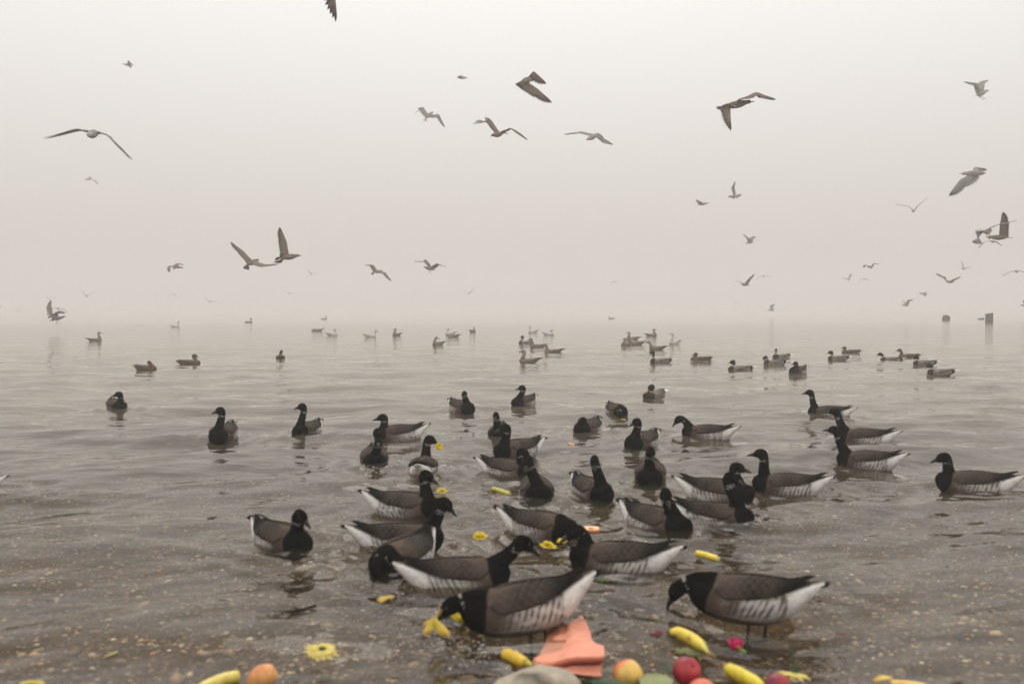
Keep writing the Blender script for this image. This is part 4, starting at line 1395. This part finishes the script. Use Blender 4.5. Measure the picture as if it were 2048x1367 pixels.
# ------------------------------------------------------------------ fog: one closed box of even, pale air
m_h, n, b = new_mat('haze_air')
n.nodes.remove(b)
pv = n.nodes.new('ShaderNodeVolumePrincipled')
pv.inputs['Color'].default_value = (0.915, 0.897, 0.876, 1)
pv.inputs['Density'].default_value = 0.0058
pv.inputs['Anisotropy'].default_value = 0.2
n.links.new(pv.outputs[0], n.nodes.get('Material Output').inputs['Volume'])
hb = MB()
x0, x1, y0, y1, z0, z1 = -1100, 1100, -60, 1150, -3.6, 17.0
Vh = [(x, y, z) for z in (z0, z1) for y in (y0, y1) for x in (x0, x1)]
hz = mesh_obj('haze', Vh, [(0, 2, 3, 1), (4, 5, 7, 6), (0, 1, 5, 4), (2, 6, 7, 3), (0, 4, 6, 2), (1, 3, 7, 5)], m_h, smooth=False)
tag(hz, 'pale fog hanging over the whole lake', kind='stuff')

# ------------------------------------------------------------------ birds
for k_, (px, py, yaw, hx, hy, hyaw, hp, ex, lab) in enumerate(GEESE):
    ex = dict(ex)
    ex['scale'] = 1 + 0.04 * math.sin(k_ * 2.3)
    if ex.get('legs') == 0.0:
        ex['legs'] = 0.10
    water_bird('brant', 'brant_goose', lab, 'goose', 'black-necked geese feeding in the shallows', px, py, yaw, hx, hy, hyaw, hp, **ex)
for (kind, px, py, yaw, hx, hy, hyaw, hp, lab) in DUCKS:
    water_bird(kind, 'mallard_duck', lab, 'duck', 'ducks on the water', px, py, yaw, hx, hy, hyaw, hp)
for (kind, px, py, yaw, hx, hy, hyaw, hp, ex, lab) in GULLS:
    water_bird(kind, 'resting_gull', lab, 'gull', 'gulls resting on the water', px, py, yaw, hx, hy, hyaw, hp, **ex)
finish_birds()
for (head, tail, lw, rw, hs_, ls, rs, ex, lab) in FLYERS:
    flyer(lab, head, tail, lw, rw, hs_, ls, rs, **ex)

# ------------------------------------------------------------------ flowers, fruit, leaves and other floating things
def put(name, label, cat, px, py, z=0.0, rot=(0, 0, 0), group=None):
    g = ground(px, py, z)
    return thing(name, label, cat, g, group, tuple(R(a) for a in rot))


def flower(label, px, py, r=0.045, tilt=(10, 0, 0), col=(0.78, 0.55, 0.03), cin=(0.55, 0.33, 0.02), z=0.008, layers=2, npet=20, calyx=False, stem=False, cup=0.25):
    root = put('yellow_flower', label, 'flower', px, py, z, tilt, 'yellow flowers on the water')
    k = 0
    for L in range(layers):
        nn = npet - 5 * L
        for i in range(nn):
            a = 2 * math.pi * (i + 0.5 * L) / nn + rng.normal() * 0.06
            d = np.array([math.cos(a), math.sin(a), cup * (0.25 + L * 0.9) + rng.normal() * 0.08])
            ln = r * (0.95 - 0.25 * L) * rng.uniform(0.85, 1.1)
            V, f, u = blade((d[0] * r * 0.1, d[1] * r * 0.1, 0.004 + 0.004 * L), d, (0, 0, 1), ln, r * 0.42, 5, 0.6, camber=0.12, curve=(0, 0, -r * 0.10))
            c = mixc(np.tile(np.array(cin), (len(V), 1)), np.array(col) * rng.uniform(0.9, 1.1), sstep(u, 0.0, 0.5))
            mesh_obj('petal', V, f, M_PETAL, root, c)
    V, f = ellipsoid((0, 0, 0.006), np.array([0, 0, r * 0.16]), np.array([r * 0.26, 0, 0]), np.array([0, r * 0.26, 0]), 7, 12)
    mesh_obj('flower_centre', V, f, M_PETAL, root, np.array((0.06, 0.11, 0.02)) if calyx else np.array(cin))
    if stem:
        V, f = tube([(0, 0, 0.004), (0.002, 0.003, 0.022), (0.001, 0.006, 0.036)], [0.008, 0.005, 0.004], 8)
        mesh_obj('stem', V, f, M_LEAF, root, (0.035, 0.085, 0.018))
    return root


def banana(label, pts, r=0.017, z=0.012, stem_end=1, cut=False, col=(0.66, 0.47, 0.03), name='banana', greenish=0.0, brown=True):
    """a bent fruit through photo pixels, tapered to a stem at one end"""
    P = np.array([ground(p[0], p[1], z)[:] for p in pts], float)
    c0 = P.mean(0)
    P = P - c0
    n = 22
    u = np.linspace(0, 1, n)
    tt = np.linspace(0, 1, len(P))
    Q = np.stack([smooth_interp(u, tt, P[:, j]) for j in range(3)], 1)
    root = thing(name, label, 'banana', c0, 'bananas and peels in the shallows')
    if cut:
        rad = r * np.interp(u, [0, 0.03, 0.97, 1], [0.86, 1, 1, 0.86])
    else:
        rad = r * np.interp(u, [0, 0.05, 0.2, 0.5, 0.72, 0.84, 0.90, 1.0], [0.35, 0.62, 0.92, 1, 0.86, 0.5, 0.34, 0.30])
    V, f = tube(Q, rad, 10, up=(0, 0, 1))
    V = V.copy()
    uu = np.repeat(u, 10)
    axis_pt = np.repeat(Q, 10, 0)
    V = axis_pt + (V - axis_pt) * np.tile(np.where(np.arange(10) % 2 == 0, 1.08, 0.93), n)[:, None]      # ridged skin
    c = np.tile(np.array(col), (len(V), 1)).astype(float)
    c = mixc(c, np.array([0.42, 0.42, 0.05]), np.full(len(V), greenish))
    if brown:
        c = mixc(c, np.array([0.12, 0.06, 0.02]), sstep(vnoise(V, 120, int(pts[0][0])), 0.75, 0.95) * 0.8)
    if not cut:
        c = mixc(c, np.array([0.40, 0.42, 0.06]), sstep(uu, 0.74, 0.86) * 0.6)
    mesh_obj('peel', V, f, M_FRUIT, root, c)
    if cut:
        for e_, s_ in ((0, 1), (n - 1, -1)):
            T = (Q[1] - Q[0]) if e_ == 0 else (Q[-1] - Q[-2])
            T = T / np.linalg.norm(T)
            V, f = ellipsoid(Q[e_] , T * r * 0.12, np.cross(T, [0, 0, 1.0]) * r * 0.72, np.array([0, 0, 1.0]) * r * 0.72, 5, 10)
            mesh_obj('flesh', V, f, M_FRUIT, root, (0.68, 0.58, 0.32))
    else:
        T = Q[-1] - Q[-2]
        T /= np.linalg.norm(T)
        V, f = tube([Q[-1] - T * 0.002, Q[-1] + T * 0.012, Q[-1] + T * 0.020], [r * 0.30, r * 0.34, r * 0.28], 8, up=(0, 0, 1))
        mesh_obj('stem', V, f, M_FRUIT, root, (0.30, 0.13, 0.055))
        V, f = ellipsoid(Q[0], (Q[0] - Q[1]) / np.linalg.norm(Q[0] - Q[1]) * r * 0.4, np.array([0, 0, 1.0]) * r * 0.28, np.cross((Q[0] - Q[1]) / np.linalg.norm(Q[0] - Q[1]), [0, 0, 1.0]) * r * 0.28, 6, 8)
        mesh_obj('blossom_end', V, f, M_FRUIT, root, (0.06, 0.04, 0.02))
    return root


def stone_fruit(label, px, py, r, base, blush, seed, axis=(0.3, -0.2, 0.9), z=0.018, name='peach', cat='peach', point=0.0, squash=(1, 1, 0.9), group='peaches and nectarines at the shore', amount=0.5):
    r = r * 0.92
    root = put(name, label, cat, px, py, z - 0.006, (0, 0, 0), group)
    nu, nv = 22, 28
    u = np.linspace(0.03, np.pi - 0.03, nu)
    v = np.linspace(0, 2 * np.pi, nv, endpoint=False)
    U, W = np.meshgrid(u, v, indexing='ij')
    dimp = 1 - 0.22 * np.exp(-(U / 0.33) ** 2)
    cleft = 1 - 0.07 * np.exp(-(np.minimum(W, 2 * np.pi - W) / 0.22) ** 2) * np.sin(U)
    pt = 1 + point * np.exp(-((np.pi - U) / 0.45) ** 2)
    rad = r * dimp * cleft * pt
    X = np.stack([rad * np.sin(U) * np.cos(W) * squash[0], rad * np.sin(U) * np.sin(W) * squash[1], rad * np.cos(U) * squash[2]], -1).reshape(-1, 3)
    ax = Vector(axis).normalized()
    q = Vector((0, 0, 1)).rotation_difference(ax).to_matrix()
    X = X @ np.array(q).T
    f = grid_faces(nu, nv, True)
    f.append(tuple(range(nv))[::-1]); f.append(tuple((nu - 1) * nv + k for k in range(nv)))
    n1 = vnoise(X, 40, seed); n2 = vnoise(X, 260, seed + 1)
    d = X / r
    t = sstep(d @ np.array([-0.6, 0.45, 0.65]) * 0.9 + 0.35 * n1 + 0.12 * n2, 0.55 - amount, 1.25 - amount)
    c = mixc(np.tile(np.array(base), (len(X), 1)), np.array(blush), t)
    c = mixc(c, np.array(base) * 0.35, sstep(vnoise(X, 75, seed + 20), 0.62, 0.95) * 0.55)      # bruises
    mesh_obj('skin', X, f, M_FRUIT, root, c)
    V, f = tube([np.array(ax) * r * 0.70, np.array(ax) * r * 0.82], [r * 0.06, r * 0.045], 6, up=(1, 0, 0.1))
    mesh_obj('stalk_scar', V, f, M_WOOD, root, (0.10, 0.06, 0.03))
    return root


def leaf(label, px, py, length, width, yaw, col, z=0.014, group='leaves in the shallows', name='leaf', curl=0.15, tiltx=0):
    root = put(name, label, 'leaf', px, py, z, (tiltx, 0, yaw), group)
    nu, nv = 15, 7
    u = np.linspace(0, 1, nu)
    v = np.linspace(-1, 1, nv)
    wd = 0.5 * width * np.sin(np.pi * u ** 0.8) ** 0.75
    U, Vv = np.meshgrid(u, v, indexing='ij')
    X = (U - 0.5) * length
    Y = Vv * wd[:, None] * (1 + 0.04 * np.sin(U * 40))
    Z = curl * width * (np.abs(Vv) ** 1.5 * 0.35 - (U - 0.5) ** 2 * 0.8) + 0.003 * np.sin(U * 26) * np.abs(Vv) + curl * width * 0.2
    P = np.stack([X, Y, Z], -1).reshape(-1, 3)
    n0 = len(P)
    P2 = P.copy(); P2[:, 2] -= 0.0012
    f = grid_faces(nu, nv)
    V = np.vstack([P, P2])
    ft = f + [tuple(np.array(q[::-1]) + n0) for q in f]
    c = mixc(np.tile(np.array(col), (len(V), 1)), np.array(col) * 1.35, np.clip(0.5 + 0.5 * np.sin(np.tile((U * 34 + np.abs(Vv) * 3).ravel(), 2)), 0, 1) * 0.5)
    mesh_obj('leaf_blade', V, ft, M_LEAF, root, c)
    mid = np.stack([np.linspace(-0.58, 0.46, 8) * length, 0 * np.linspace(0, 1, 8), np.interp(np.linspace(-0.58, 0.46, 8), u - 0.5, Z[:, nv // 2]) + 0.001], 1)
    V, f = tube(mid, np.linspace(0.0022, 0.0008, 8) * length / 0.1, 6)
    mesh_obj('midrib', V, f, M_LEAF, root, np.array(col) * 1.6)
    return root


def petal_thing(label, px, py, length, width, yaw, col, z=0.013, name='petal', cat='petal', group='loose petals', pieces=1):
    root = put(name, label, cat, px, py, z, (rng.normal() * 8, rng.normal() * 8, yaw), group)
    for k in range(pieces):
        a = k * 1.1
        V, f, u = blade((-length / 2 * math.cos(a) + 0.006 * k, -length / 2 * math.sin(a), 0.002 * k), (math.cos(a), math.sin(a), 0.12), (0, 0, 1), length, width, 7, 0.5, camber=0.16, curve=(0, 0, -length * 0.15))
        mesh_obj('petal_blade', V, f, M_PETAL, root, mixc(np.tile(np.array(col) * 0.8, (len(V), 1)), np.array(col), sstep(u, 0, 0.6)))
    return root


YEL = (0.88, 0.68, 0.025)
PALE = (0.80, 0.66, 0.20)
flower('pale yellow flower with open petals and green centre, floating alone at left front', 644, 1301, 0.052, (10, 4, 20), PALE, (0.72, 0.50, 0.06), calyx=True, npet=16, stem=False, cup=0.14, z=0.022)
flower('yellow flower floating left of the big goose bending right', 960, 1073, 0.034, (14, 0, 0), YEL, npet=22, layers=3, cup=0.5, z=0.02)
flower('yellow flower splashing at the bill of the large front goose facing right', 1096, 1092, 0.037, (12, 5, 50), YEL, npet=22, layers=3, cup=0.5, z=0.02)
flower('yellow flower half hidden behind the splashing one', 1124, 1083, 0.026, (8, 0, 10), YEL, npet=16, layers=2, cup=0.4)
flower('yellow flower under the head of the nearest wading goose', 921, 1230, 0.034, (30, 10, 0), YEL, npet=20, layers=2, z=0.02, cup=0.4)
flower('yellow flower floating behind the head of a goose at left centre', 884, 983, 0.032, (10, 0, 0), YEL, npet=20, layers=3, cup=0.6)
flower('pale yellow flower lying face down with green stem, bottom right', 1590, 1349, 0.046, (-14, 8, 0), PALE, (0.66, 0.48, 0.07), calyx=True, stem=True, npet=18, cup=-0.15, z=0.018)

# the flower held in a bill
gB = at(877, 893, 6.55)
fl = thing('yellow_flower', 'yellow flower held in the bill of the goose seen from behind', 'flower', gB, 'yellow flowers on the water', (R(70), R(20), R(30)))
for L in range(2):
    for i in range(16 - 4 * L):
        a = 2 * math.pi * i / (16 - 4 * L)
        V, f, u = blade((0, 0, 0.004 * L), (math.cos(a), math.sin(a), 0.3 + 0.5 * L), (0, 0, 1), 0.030 - 0.006 * L, 0.015, 5, 0.6, camber=0.1)
        mesh_obj('petal', V, f, M_PETAL, fl, YEL)

banana('yellow banana with brown spots lying beside the salmon pink cloth', [(1004, 1306), (1022, 1311), (1044, 1322), (1066, 1330)], 0.022, 0.012, col=(0.70, 0.45, 0.02))
banana('curved banana with brown stem at right front, above the red nectarine', [(1338, 1264), (1360, 1266), (1386, 1278), (1402, 1290), (1418, 1306)], 0.022, 0.016, col=(0.74, 0.56, 0.06))
banana('yellow banana at the bottom edge between two red fruits', [(1528, 1374), (1505, 1361), (1480, 1348), (1458, 1337), (1452, 1332)], 0.023, 0.014, col=(0.72, 0.58, 0.03), brown=False)
banana('pale yellow banana at the bottom edge left of the apricot', [(400, 1378), (425, 1366), (450, 1357), (478, 1352)], 0.019, 0.012, col=(0.72, 0.58, 0.12), cut=True, brown=False)
banana('short piece of banana floating behind the goose wading at right', [(1393, 1106), (1412, 1110), (1436, 1118)], 0.015, 0.010, cut=True, name='banana_piece', brown=False, col=(0.78, 0.62, 0.06))
banana('greenish piece of banana peel floating at centre above the dipping goose', [(986, 977), (1000, 981), (1020, 988)], 0.014, 0.008, cut=True, name='banana_piece', col=(0.56, 0.48, 0.06), greenish=0.4)
banana('yellow banana sliver at the bottom left corner', [(40, 1369), (62, 1365), (88, 1367)], 0.008, 0.003, cut=True, name='banana_piece', brown=False)
pq = put('banana_peel', 'flat torn yellow peel at the bottom edge, right of the face down flower', 'banana', 1818, 1362, 0.012, (0, 0, -14), 'bananas and peels in the shallows')
for k, (x_, y_, a_, ln_, wd_) in enumerate(((-0.05, 0.0, 6, 0.115, 0.040), (-0.02, -0.012, -14, 0.10, 0.034), (-0.045, 0.006, 168, 0.055, 0.020))):
    V, f, u = blade((x_, y_, 0.003 * k), (math.cos(R(a_)), math.sin(R(a_)), 0.10), (0.1, -0.3 * k, 1), ln_, wd_, 8, 0.6, camber=0.22, curve=(0, 0, -0.02))
    mesh_obj('peel_strip', V, f, M_FRUIT, pq, mixc(np.tile(np.array((0.76, 0.56, 0.10)), (len(V), 1)), np.array((0.74, 0.44, 0.08)), 0.5 + 0.5 * np.sin(u * 7 + k)))

# torn peel hanging from the nearest goose's bill
pe = thing('banana_peel', 'torn yellow peel hanging from the bill of the nearest wading goose', 'banana', at(864, 1252, 3.28), 'bananas and peels in the shallows')
for k, (a, ln) in enumerate(((-96, 0.062), (-62, 0.078), (-118, 0.040), (75, 0.028))):
    d = (math.cos(R(a)), 0.25 * (k - 1), math.sin(R(a)))
    V, f, u = blade((0.004 * k, 0.006 * k, 0.022), d, (0.2, -1, 0.1 * k), ln, (0.030, 0.036, 0.024, 0.012)[k], 7, 0.45, camber=0.30, curve=(0.018 * (k % 2 * 2 - 1), -0.01 * k, 0.012))
    mesh_obj('peel_strip', V, f, M_FRUIT, pe, mixc(np.tile(np.array((0.74, 0.56, 0.08)), (len(V), 1)), np.array((0.62, 0.34, 0.05)), sstep(u, 0.5, 0.9)))

petal_thing('crumpled yellow petals under the bill of the bowing goose', 767, 1196, 0.065, 0.04, 60, (0.70, 0.48, 0.08), pieces=3, z=0.016)
petal_thing('small yellow petal at the bill of the dipping goose farthest back', 1247, 838, 0.05, 0.03, 20, YEL, z=0.012)
petal_thing('narrow yellow petal at left front, the upper of two', 287, 1279, 0.04, 0.012, 35, (0.70, 0.55, 0.05))
petal_thing('narrow pale yellow petal at left front, the lower of two', 222, 1306, 0.045, 0.012, 40, (0.66, 0.56, 0.14))
petal_thing('tiny yellow petal drifting left of the upright goose, nearer its tail', 1237, 877, 0.03, 0.014, -20, YEL)
petal_thing('tiny pale petal drifting below the hunched goose', 1219, 874, 0.022, 0.014, 20, PALE)
petal_thing('dark red petals lying left of the curved banana', 1312, 1265, 0.045, 0.026, 10, (0.16, 0.012, 0.018), pieces=2)
petal_thing('single dark red petal at right, beside the shadow of the wading goose', 1680, 1266, 0.045, 0.017, 120, (0.17, 0.012, 0.022))

# pink rosebud
rb2 = put('pink_flower', 'bright pink rosebud with a green stem beside the curved banana', 'flower', 1471, 1292, 0.015, (20, 0, 0), 'pink flower')
for i in range(7):
    a = 2 * math.pi * i / 7
    V, f, u = blade((math.cos(a) * 0.006, math.sin(a) * 0.006, -0.008), (math.cos(a) * 0.45, math.sin(a) * 0.45, 1), (math.cos(a), math.sin(a), -0.3), 0.032, 0.024, 6, 0.5, camber=-0.25)
    mesh_obj('petal', V, f, M_PETAL, rb2, np.array((0.66, 0.035, 0.16)) * (0.8 + 0.4 * (i % 2)))
V, f = ellipsoid((0, 0, 0.006), np.array([0, 0, 0.016]), np.array([0.011, 0, 0]), np.array([0, 0.011, 0]), 8, 10)
mesh_obj('bud', V, f, M_PETAL, rb2, (0.60, 0.03, 0.15))
V, f = tube([(0.004, -0.012, 0.006), (0.016, -0.024, 0.004), (0.026, -0.034, 0.002)], [0.007, 0.006, 0.004], 8, up=(0, 0, 1))
mesh_obj('stem', V, f, M_LEAF, rb2, (0.26, 0.40, 0.06))

stone_fruit('orange apricot at bottom left beside the pale banana', 526, 1353, 0.048, (0.74, 0.36, 0.12), (0.72, 0.27, 0.09), 1, axis=(0.75, 0.1, 0.35), point=0.14, name='apricot', cat='apricot', squash=(0.82, 0.82, 1.05))
stone_fruit('yellow peach with a red blush right of the salmon pink cloth', 1256, 1347, 0.049, (0.80, 0.52, 0.13), (0.68, 0.13, 0.045), 2, axis=(-0.25, -0.3, -0.8), point=0.08, amount=0.42)
stone_fruit('shiny dark red nectarine between the leaves and the curved banana', 1374, 1342, 0.049, (0.40, 0.022, 0.03), (0.26, 0.010, 0.018), 3, axis=(0.35, -0.5, 0.6), point=0.10, name='nectarine', cat='nectarine')
stone_fruit('orange red peach cut by the bottom edge below the nectarine', 1404, 1384, 0.046, (0.74, 0.19, 0.09), (0.62, 0.09, 0.05), 4, axis=(0.1, 0.2, -0.9))
stone_fruit('dark red nectarine at the bottom edge beside the face down flower', 1556, 1372, 0.045, (0.34, 0.018, 0.03), (0.13, 0.008, 0.03), 5, axis=(-0.4, 0.1, -0.7), name='nectarine', cat='nectarine')
stone_fruit('small orange apricot half floating at centre beyond the geese', 1142, 889, 0.034, (0.82, 0.36, 0.10), (0.85, 0.30, 0.08), 6, axis=(0.2, 0.1, 0.8), z=0.0, squash=(1, 1, 0.55), name='apricot', cat='apricot')
stone_fruit('small orange fruit bobbing behind the tail of the dipping goose', 997, 999, 0.020, (0.80, 0.26, 0.12), (0.82, 0.22, 0.1), 7, axis=(0.1, 0.3, 0.8), z=0.0, name='apricot', cat='apricot')

# flat slice of peach
sl = put('peach_slice', 'flat slice of peach with pale centre floating behind the collared goose', 'peach', 1182, 1059, 0.008, (8, 0, -6), 'peaches and nectarines at the shore')
th = np.linspace(0, 2 * np.pi, 28, endpoint=False)
sx_ = np.sign(np.cos(th)) * np.abs(np.cos(th)) ** 0.6 * 0.044
sy_ = np.sign(np.sin(th)) * np.abs(np.sin(th)) ** 0.6 * 0.030
ringp = lambda k, z: np.stack([sx_ * k, sy_ * k, 0 * th + z], 1)
Vs = np.vstack([ringp(0.9, -0.012), ringp(1.0, 0.0), ringp(0.96, 0.010), ringp(0.72, 0.011), ringp(0.3, 0.007), ringp(0.03, 0.006)])
fc = grid_faces(6, 28, True) + [tuple(range(28))[::-1], tuple(5 * 28 + k for k in range(28))]
kk = np.repeat(np.arange(6), 28)
cs = np.where((kk < 3)[:, None], np.array((0.74, 0.24, 0.10)), np.where((kk < 5)[:, None], np.array((0.80, 0.55, 0.26)), np.array((0.62, 0.34, 0.16))))
mesh_obj('flesh', Vs, fc, M_FRUIT, sl, cs)
V, f = ellipsoid((0.002, 0, 0.009), np.array([0.014, 0, 0]), np.array([0, 0.010, 0]), np.array([0, 0, 0.004]), 7, 12)
mesh_obj('pit_hollow', V, f, M_FRUIT, sl, (0.52, 0.28, 0.12))

leaf('pale green oval leaf lying under the tail of the goose wading at right', 1622, 1188, 0.085, 0.050, 10, (0.30, 0.36, 0.16))
leaf('long olive green leaf below the curved banana', 1392, 1306, 0.15, 0.062, -24, (0.16, 0.17, 0.06), z=-0.006)
leaf('big pale green leaf at the bottom edge left of the red nectarine', 1312, 1364, 0.14, 0.10, 80, (0.27, 0.29, 0.12), z=0.006)
leaf('dark green leaf between the pale leaf and the red nectarine', 1336, 1338, 0.10, 0.045, 110, (0.035, 0.060, 0.018), z=-0.002)
leaf('dark green leaf cut by the bottom edge under the blushed peach', 1225, 1368, 0.14, 0.05, -15, (0.030, 0.075, 0.022))
leaf('bright green leaf under the flank of the collared goose', 1218, 1160, 0.10, 0.03, 5, (0.09, 0.16, 0.02), z=0.012)

# crumpled sheet of salmon pink cloth
NU, NV = 48, 48
rows_v = np.array([0, 0.10, 0.22, 0.30, 0.42, 0.50, 0.54, 0.60, 0.75, 1.0])
rowY = np.array([1346, 1338, 1328, 1320, 1306, 1297, 1292, 1287, 1272, 1252])
rowL = np.array([1073, 1070, 1067, 1066, 1076, 1084, 1087, 1090, 1093, 1098])
rowR = np.array([1204, 1201, 1205, 1208, 1209, 1208, 1192, 1184, 1181, 1165])
rowS = np.array([3, 2, -1, -3, -4, -4, -5, -6, -8, -17])           # how far the right end of the row lies above its left end
rowH = np.array([0.012, 0.016, 0.030, 0.050, 0.055, 0.050, 0.045, 0.042, 0.036, 0.030])
Ug, Vg = np.meshgrid(np.linspace(0, 1, NU), np.linspace(0, 1, NV), indexing='ij')
Bq = np.zeros((NU, NV, 3))
for j in range(NV):
    v = j / (NV - 1)
    yl, xl, xr, ds, hh = (np.interp(v, rows_v, q_) for q_ in (rowY, rowL, rowR, rowS, rowH))
    for i in range(NU):
        u = i / (NU - 1)
        z = hh * (0.25 + 0.75 * min(1, u * 1.6)) - 0.012
        crease = -0.022 * math.exp(-((v - 0.19 - 0.07 * u) / 0.035) ** 2) * float(sstep(np.array(u), 0.15, 0.45))
        ridge = 0.010 * math.exp(-((v - 0.31 - 0.06 * u) / 0.06) ** 2) * float(sstep(np.array(u), 0.1, 0.5))
        dent = -0.012 * math.exp(-((u - 0.22 - 0.25 * v) / 0.10) ** 2) * v + 0.006 * math.sin(7 * u + 5 * v) * v
        z = max(z + crease + ridge + dent, -0.03 if u < 0.2 else 0.002)
        Bq[i, j] = ground(xl + (xr - xl) * u, yl + ds * u + 4 * math.sin(5 * u) * v, z)[:]
c0 = Bq.reshape(-1, 3).mean(0)
Pc = Bq.reshape(-1, 3) - c0
Pc[:, 2] += 0.0045 * vnoise(Pc, 42, 4) + 0.0016 * vnoise(Pc, 130, 5)
n0 = len(Pc)
Pb = Pc.copy(); Pb[:, 2] -= 0.003
fg = grid_faces(NU, NV)
rim = [i * NV for i in range(NU)] + [(NU - 1) * NV + j for j in range(1, NV)] + [i * NV + NV - 1 for i in range(NU - 2, -1, -1)] + list(range(NV - 2, 0, -1))
fr_ = [(rim[k], rim[(k + 1) % len(rim)], rim[(k + 1) % len(rim)] + n0, rim[k] + n0) for k in range(len(rim))]
cl = mesh_obj('cloth', np.vstack([Pc, Pb]), fg + [tuple(np.array(q[::-1]) + n0) for q in fg] + fr_, M_CLOTH, None, (0.78, 0.33, 0.225))
cl.location = c0
tag(cl, 'salmon pink sheet of folded cloth lying in the shallows at the front', 'cloth')

# rock at the bottom edge
rk = thing('shore_rock', 'pale grey rock breaking the surface at the bottom edge under the banana', 'rock', ground(1062, 1392, 0.0))
q = ICO3 * np.array([0.150, 0.115, 0.115])
q = q * (1 + 0.10 * vnoise(q, 22, 8) + 0.05 * vnoise(q, 60, 9))[:, None] + np.array([0, 0, -0.03])
cr = mixc(np.tile(np.array((0.40, 0.345, 0.265)), (len(q), 1)), np.array((0.10, 0.085, 0.065)), sstep(vnoise(q, 75, 10), 0.25, 0.7))
mesh_obj('rock_face', q, ICO3F, M_ROCK, rk, cr)
# twigs
def twig(label, pts, r, z=0.014, branch=None):
    P = np.array([ground(a, b_, z + dz)[:] for a, b_, dz in pts])
    c0 = P.mean(0)
    root = thing('twig', label, 'twig', c0, 'twigs and weed on the water')
    V, f = tube(P - c0, np.linspace(r, r * 0.4, len(P)), 7, up=(0, 0, 1))
    mesh_obj('stick', V, f, M_WOOD, root, (0.028, 0.020, 0.014))
    if branch is not None:
        P2 = np.array([ground(a, b_, z + dz)[:] for a, b_, dz in branch])
        V, f = tube(P2 - c0, np.linspace(r * 0.7, r * 0.3, len(P2)), 6, up=(0, 0, 1))
        mesh_obj('side_shoot', V, f, M_WOOD, root, (0.028, 0.020, 0.014))


twig('thin dark twig floating at left front above the pale yellow flower', [(632, 1210, 0.012), (605, 1218, 0.006), (570, 1222, 0.0), (510, 1223, 0.0)], 0.006, branch=[(600, 1219, 0.006), (590, 1214, 0.012), (582, 1213, 0.010)])
# old posts far out
def jagged_post(label, px0, px1, py_top, py_base, tops, name, cat, group, nb=4):
    g0 = ground((px0 + px1) / 2, py_base)
    D = (g0 - CAM).dot(FWD)
    wd = (px1 - px0) / F_PX * D
    ht = (py_base - py_top) / F_PX * D
    root = thing(name, label, cat, g0, group)
    for i in range(nb):
        x0_ = -wd / 2 + wd * i / nb
        x1_ = x0_ + wd / nb * 0.97
        h0, h1 = (np.interp(t_, np.linspace(0, 1, len(tops)), tops) * ht for t_ in (i / nb, (i + 1) / nb))
        dd = 0.14 + 0.02 * (i % 2)
        V = [(x0_, -dd, -0.8), (x1_, -dd, -0.8), (x1_, dd, -0.8), (x0_, dd, -0.8), (x0_, -dd, h0), (x1_, -dd, h1), (x1_, dd, h1 * 0.97), (x0_, dd, h0 * 0.96)]
        f = [(0, 3, 2, 1), (4, 5, 6, 7), (0, 1, 5, 4), (1, 2, 6, 5), (2, 3, 7, 6), (3, 0, 4, 7)]
        mesh_obj('plank', V, f, M_WOOD, root, np.array((0.075, 0.068, 0.060)) * (0.85 + 0.1 * (i % 3)), smooth=False)


jagged_post('broken stump with a pointed top standing far out in the fog', 1886, 1898, 628.5, 641, [0.55, 1.0, 0.85, 0.62], 'old_piling', 'post', 'old pilings in the fog')
jagged_post('wide upright post with a spike at its right corner, far out in the fog', 1972.5, 1984, 625, 645, [0.92, 0.93, 0.90, 1.0], 'old_piling', 'post', 'old pilings in the fog', nb=3)
jagged_post('low dark lump in the water just left of the wide post', 1957.5, 1966.5, 635, 639, [0.8, 0.55, 0.7, 1.0], 'old_piling', 'post', 'old pilings in the fog', nb=3)

# splashes: drops thrown up where the birds feed
m_d, n, b = new_mat('water_drops')
b.inputs['Base Color'].default_value = (0.85, 0.84, 0.82, 1)
b.inputs['Roughness'].default_value = 0.05
b.inputs['Transmission Weight'].default_value = 0.35
b.inputs['IOR'].default_value = 1.33
mb = MB()
for (px, py, sp_px, nn, hmax, rm) in ((1108, 1108, 22, 36, 0.05, 0.0032), (860, 1290, 38, 50, 0.02, 0.0028), (940, 1306, 50, 60, 0.010, 0.0034), (820, 1270, 26, 16, 0.03, 0.0026),
                                      (748, 940, 26, 50, 0.035, 0.007), (1360, 1240, 30, 10, 0.02, 0.003), (790, 1190, 30, 30, 0.015, 0.0035)):
    for k in range(nn):
        g = ground(px + rng.normal() * sp_px, py + rng.normal() * sp_px * 0.28)
        r_ = rm * rng.uniform(0.35, 1.0)
        mb.add(ICO1 * np.array([r_ * rng.uniform(1, 2.0), r_, r_ * 0.7]) + np.array([g.x, g.y, 0.004 + abs(rng.normal()) * hmax * 0.4]), ICO1F, (1, 1, 1))
dr = mb.build('splash_drops', m_d)
tag(dr, 'drops of water splashed up round the feeding geese', kind='stuff')
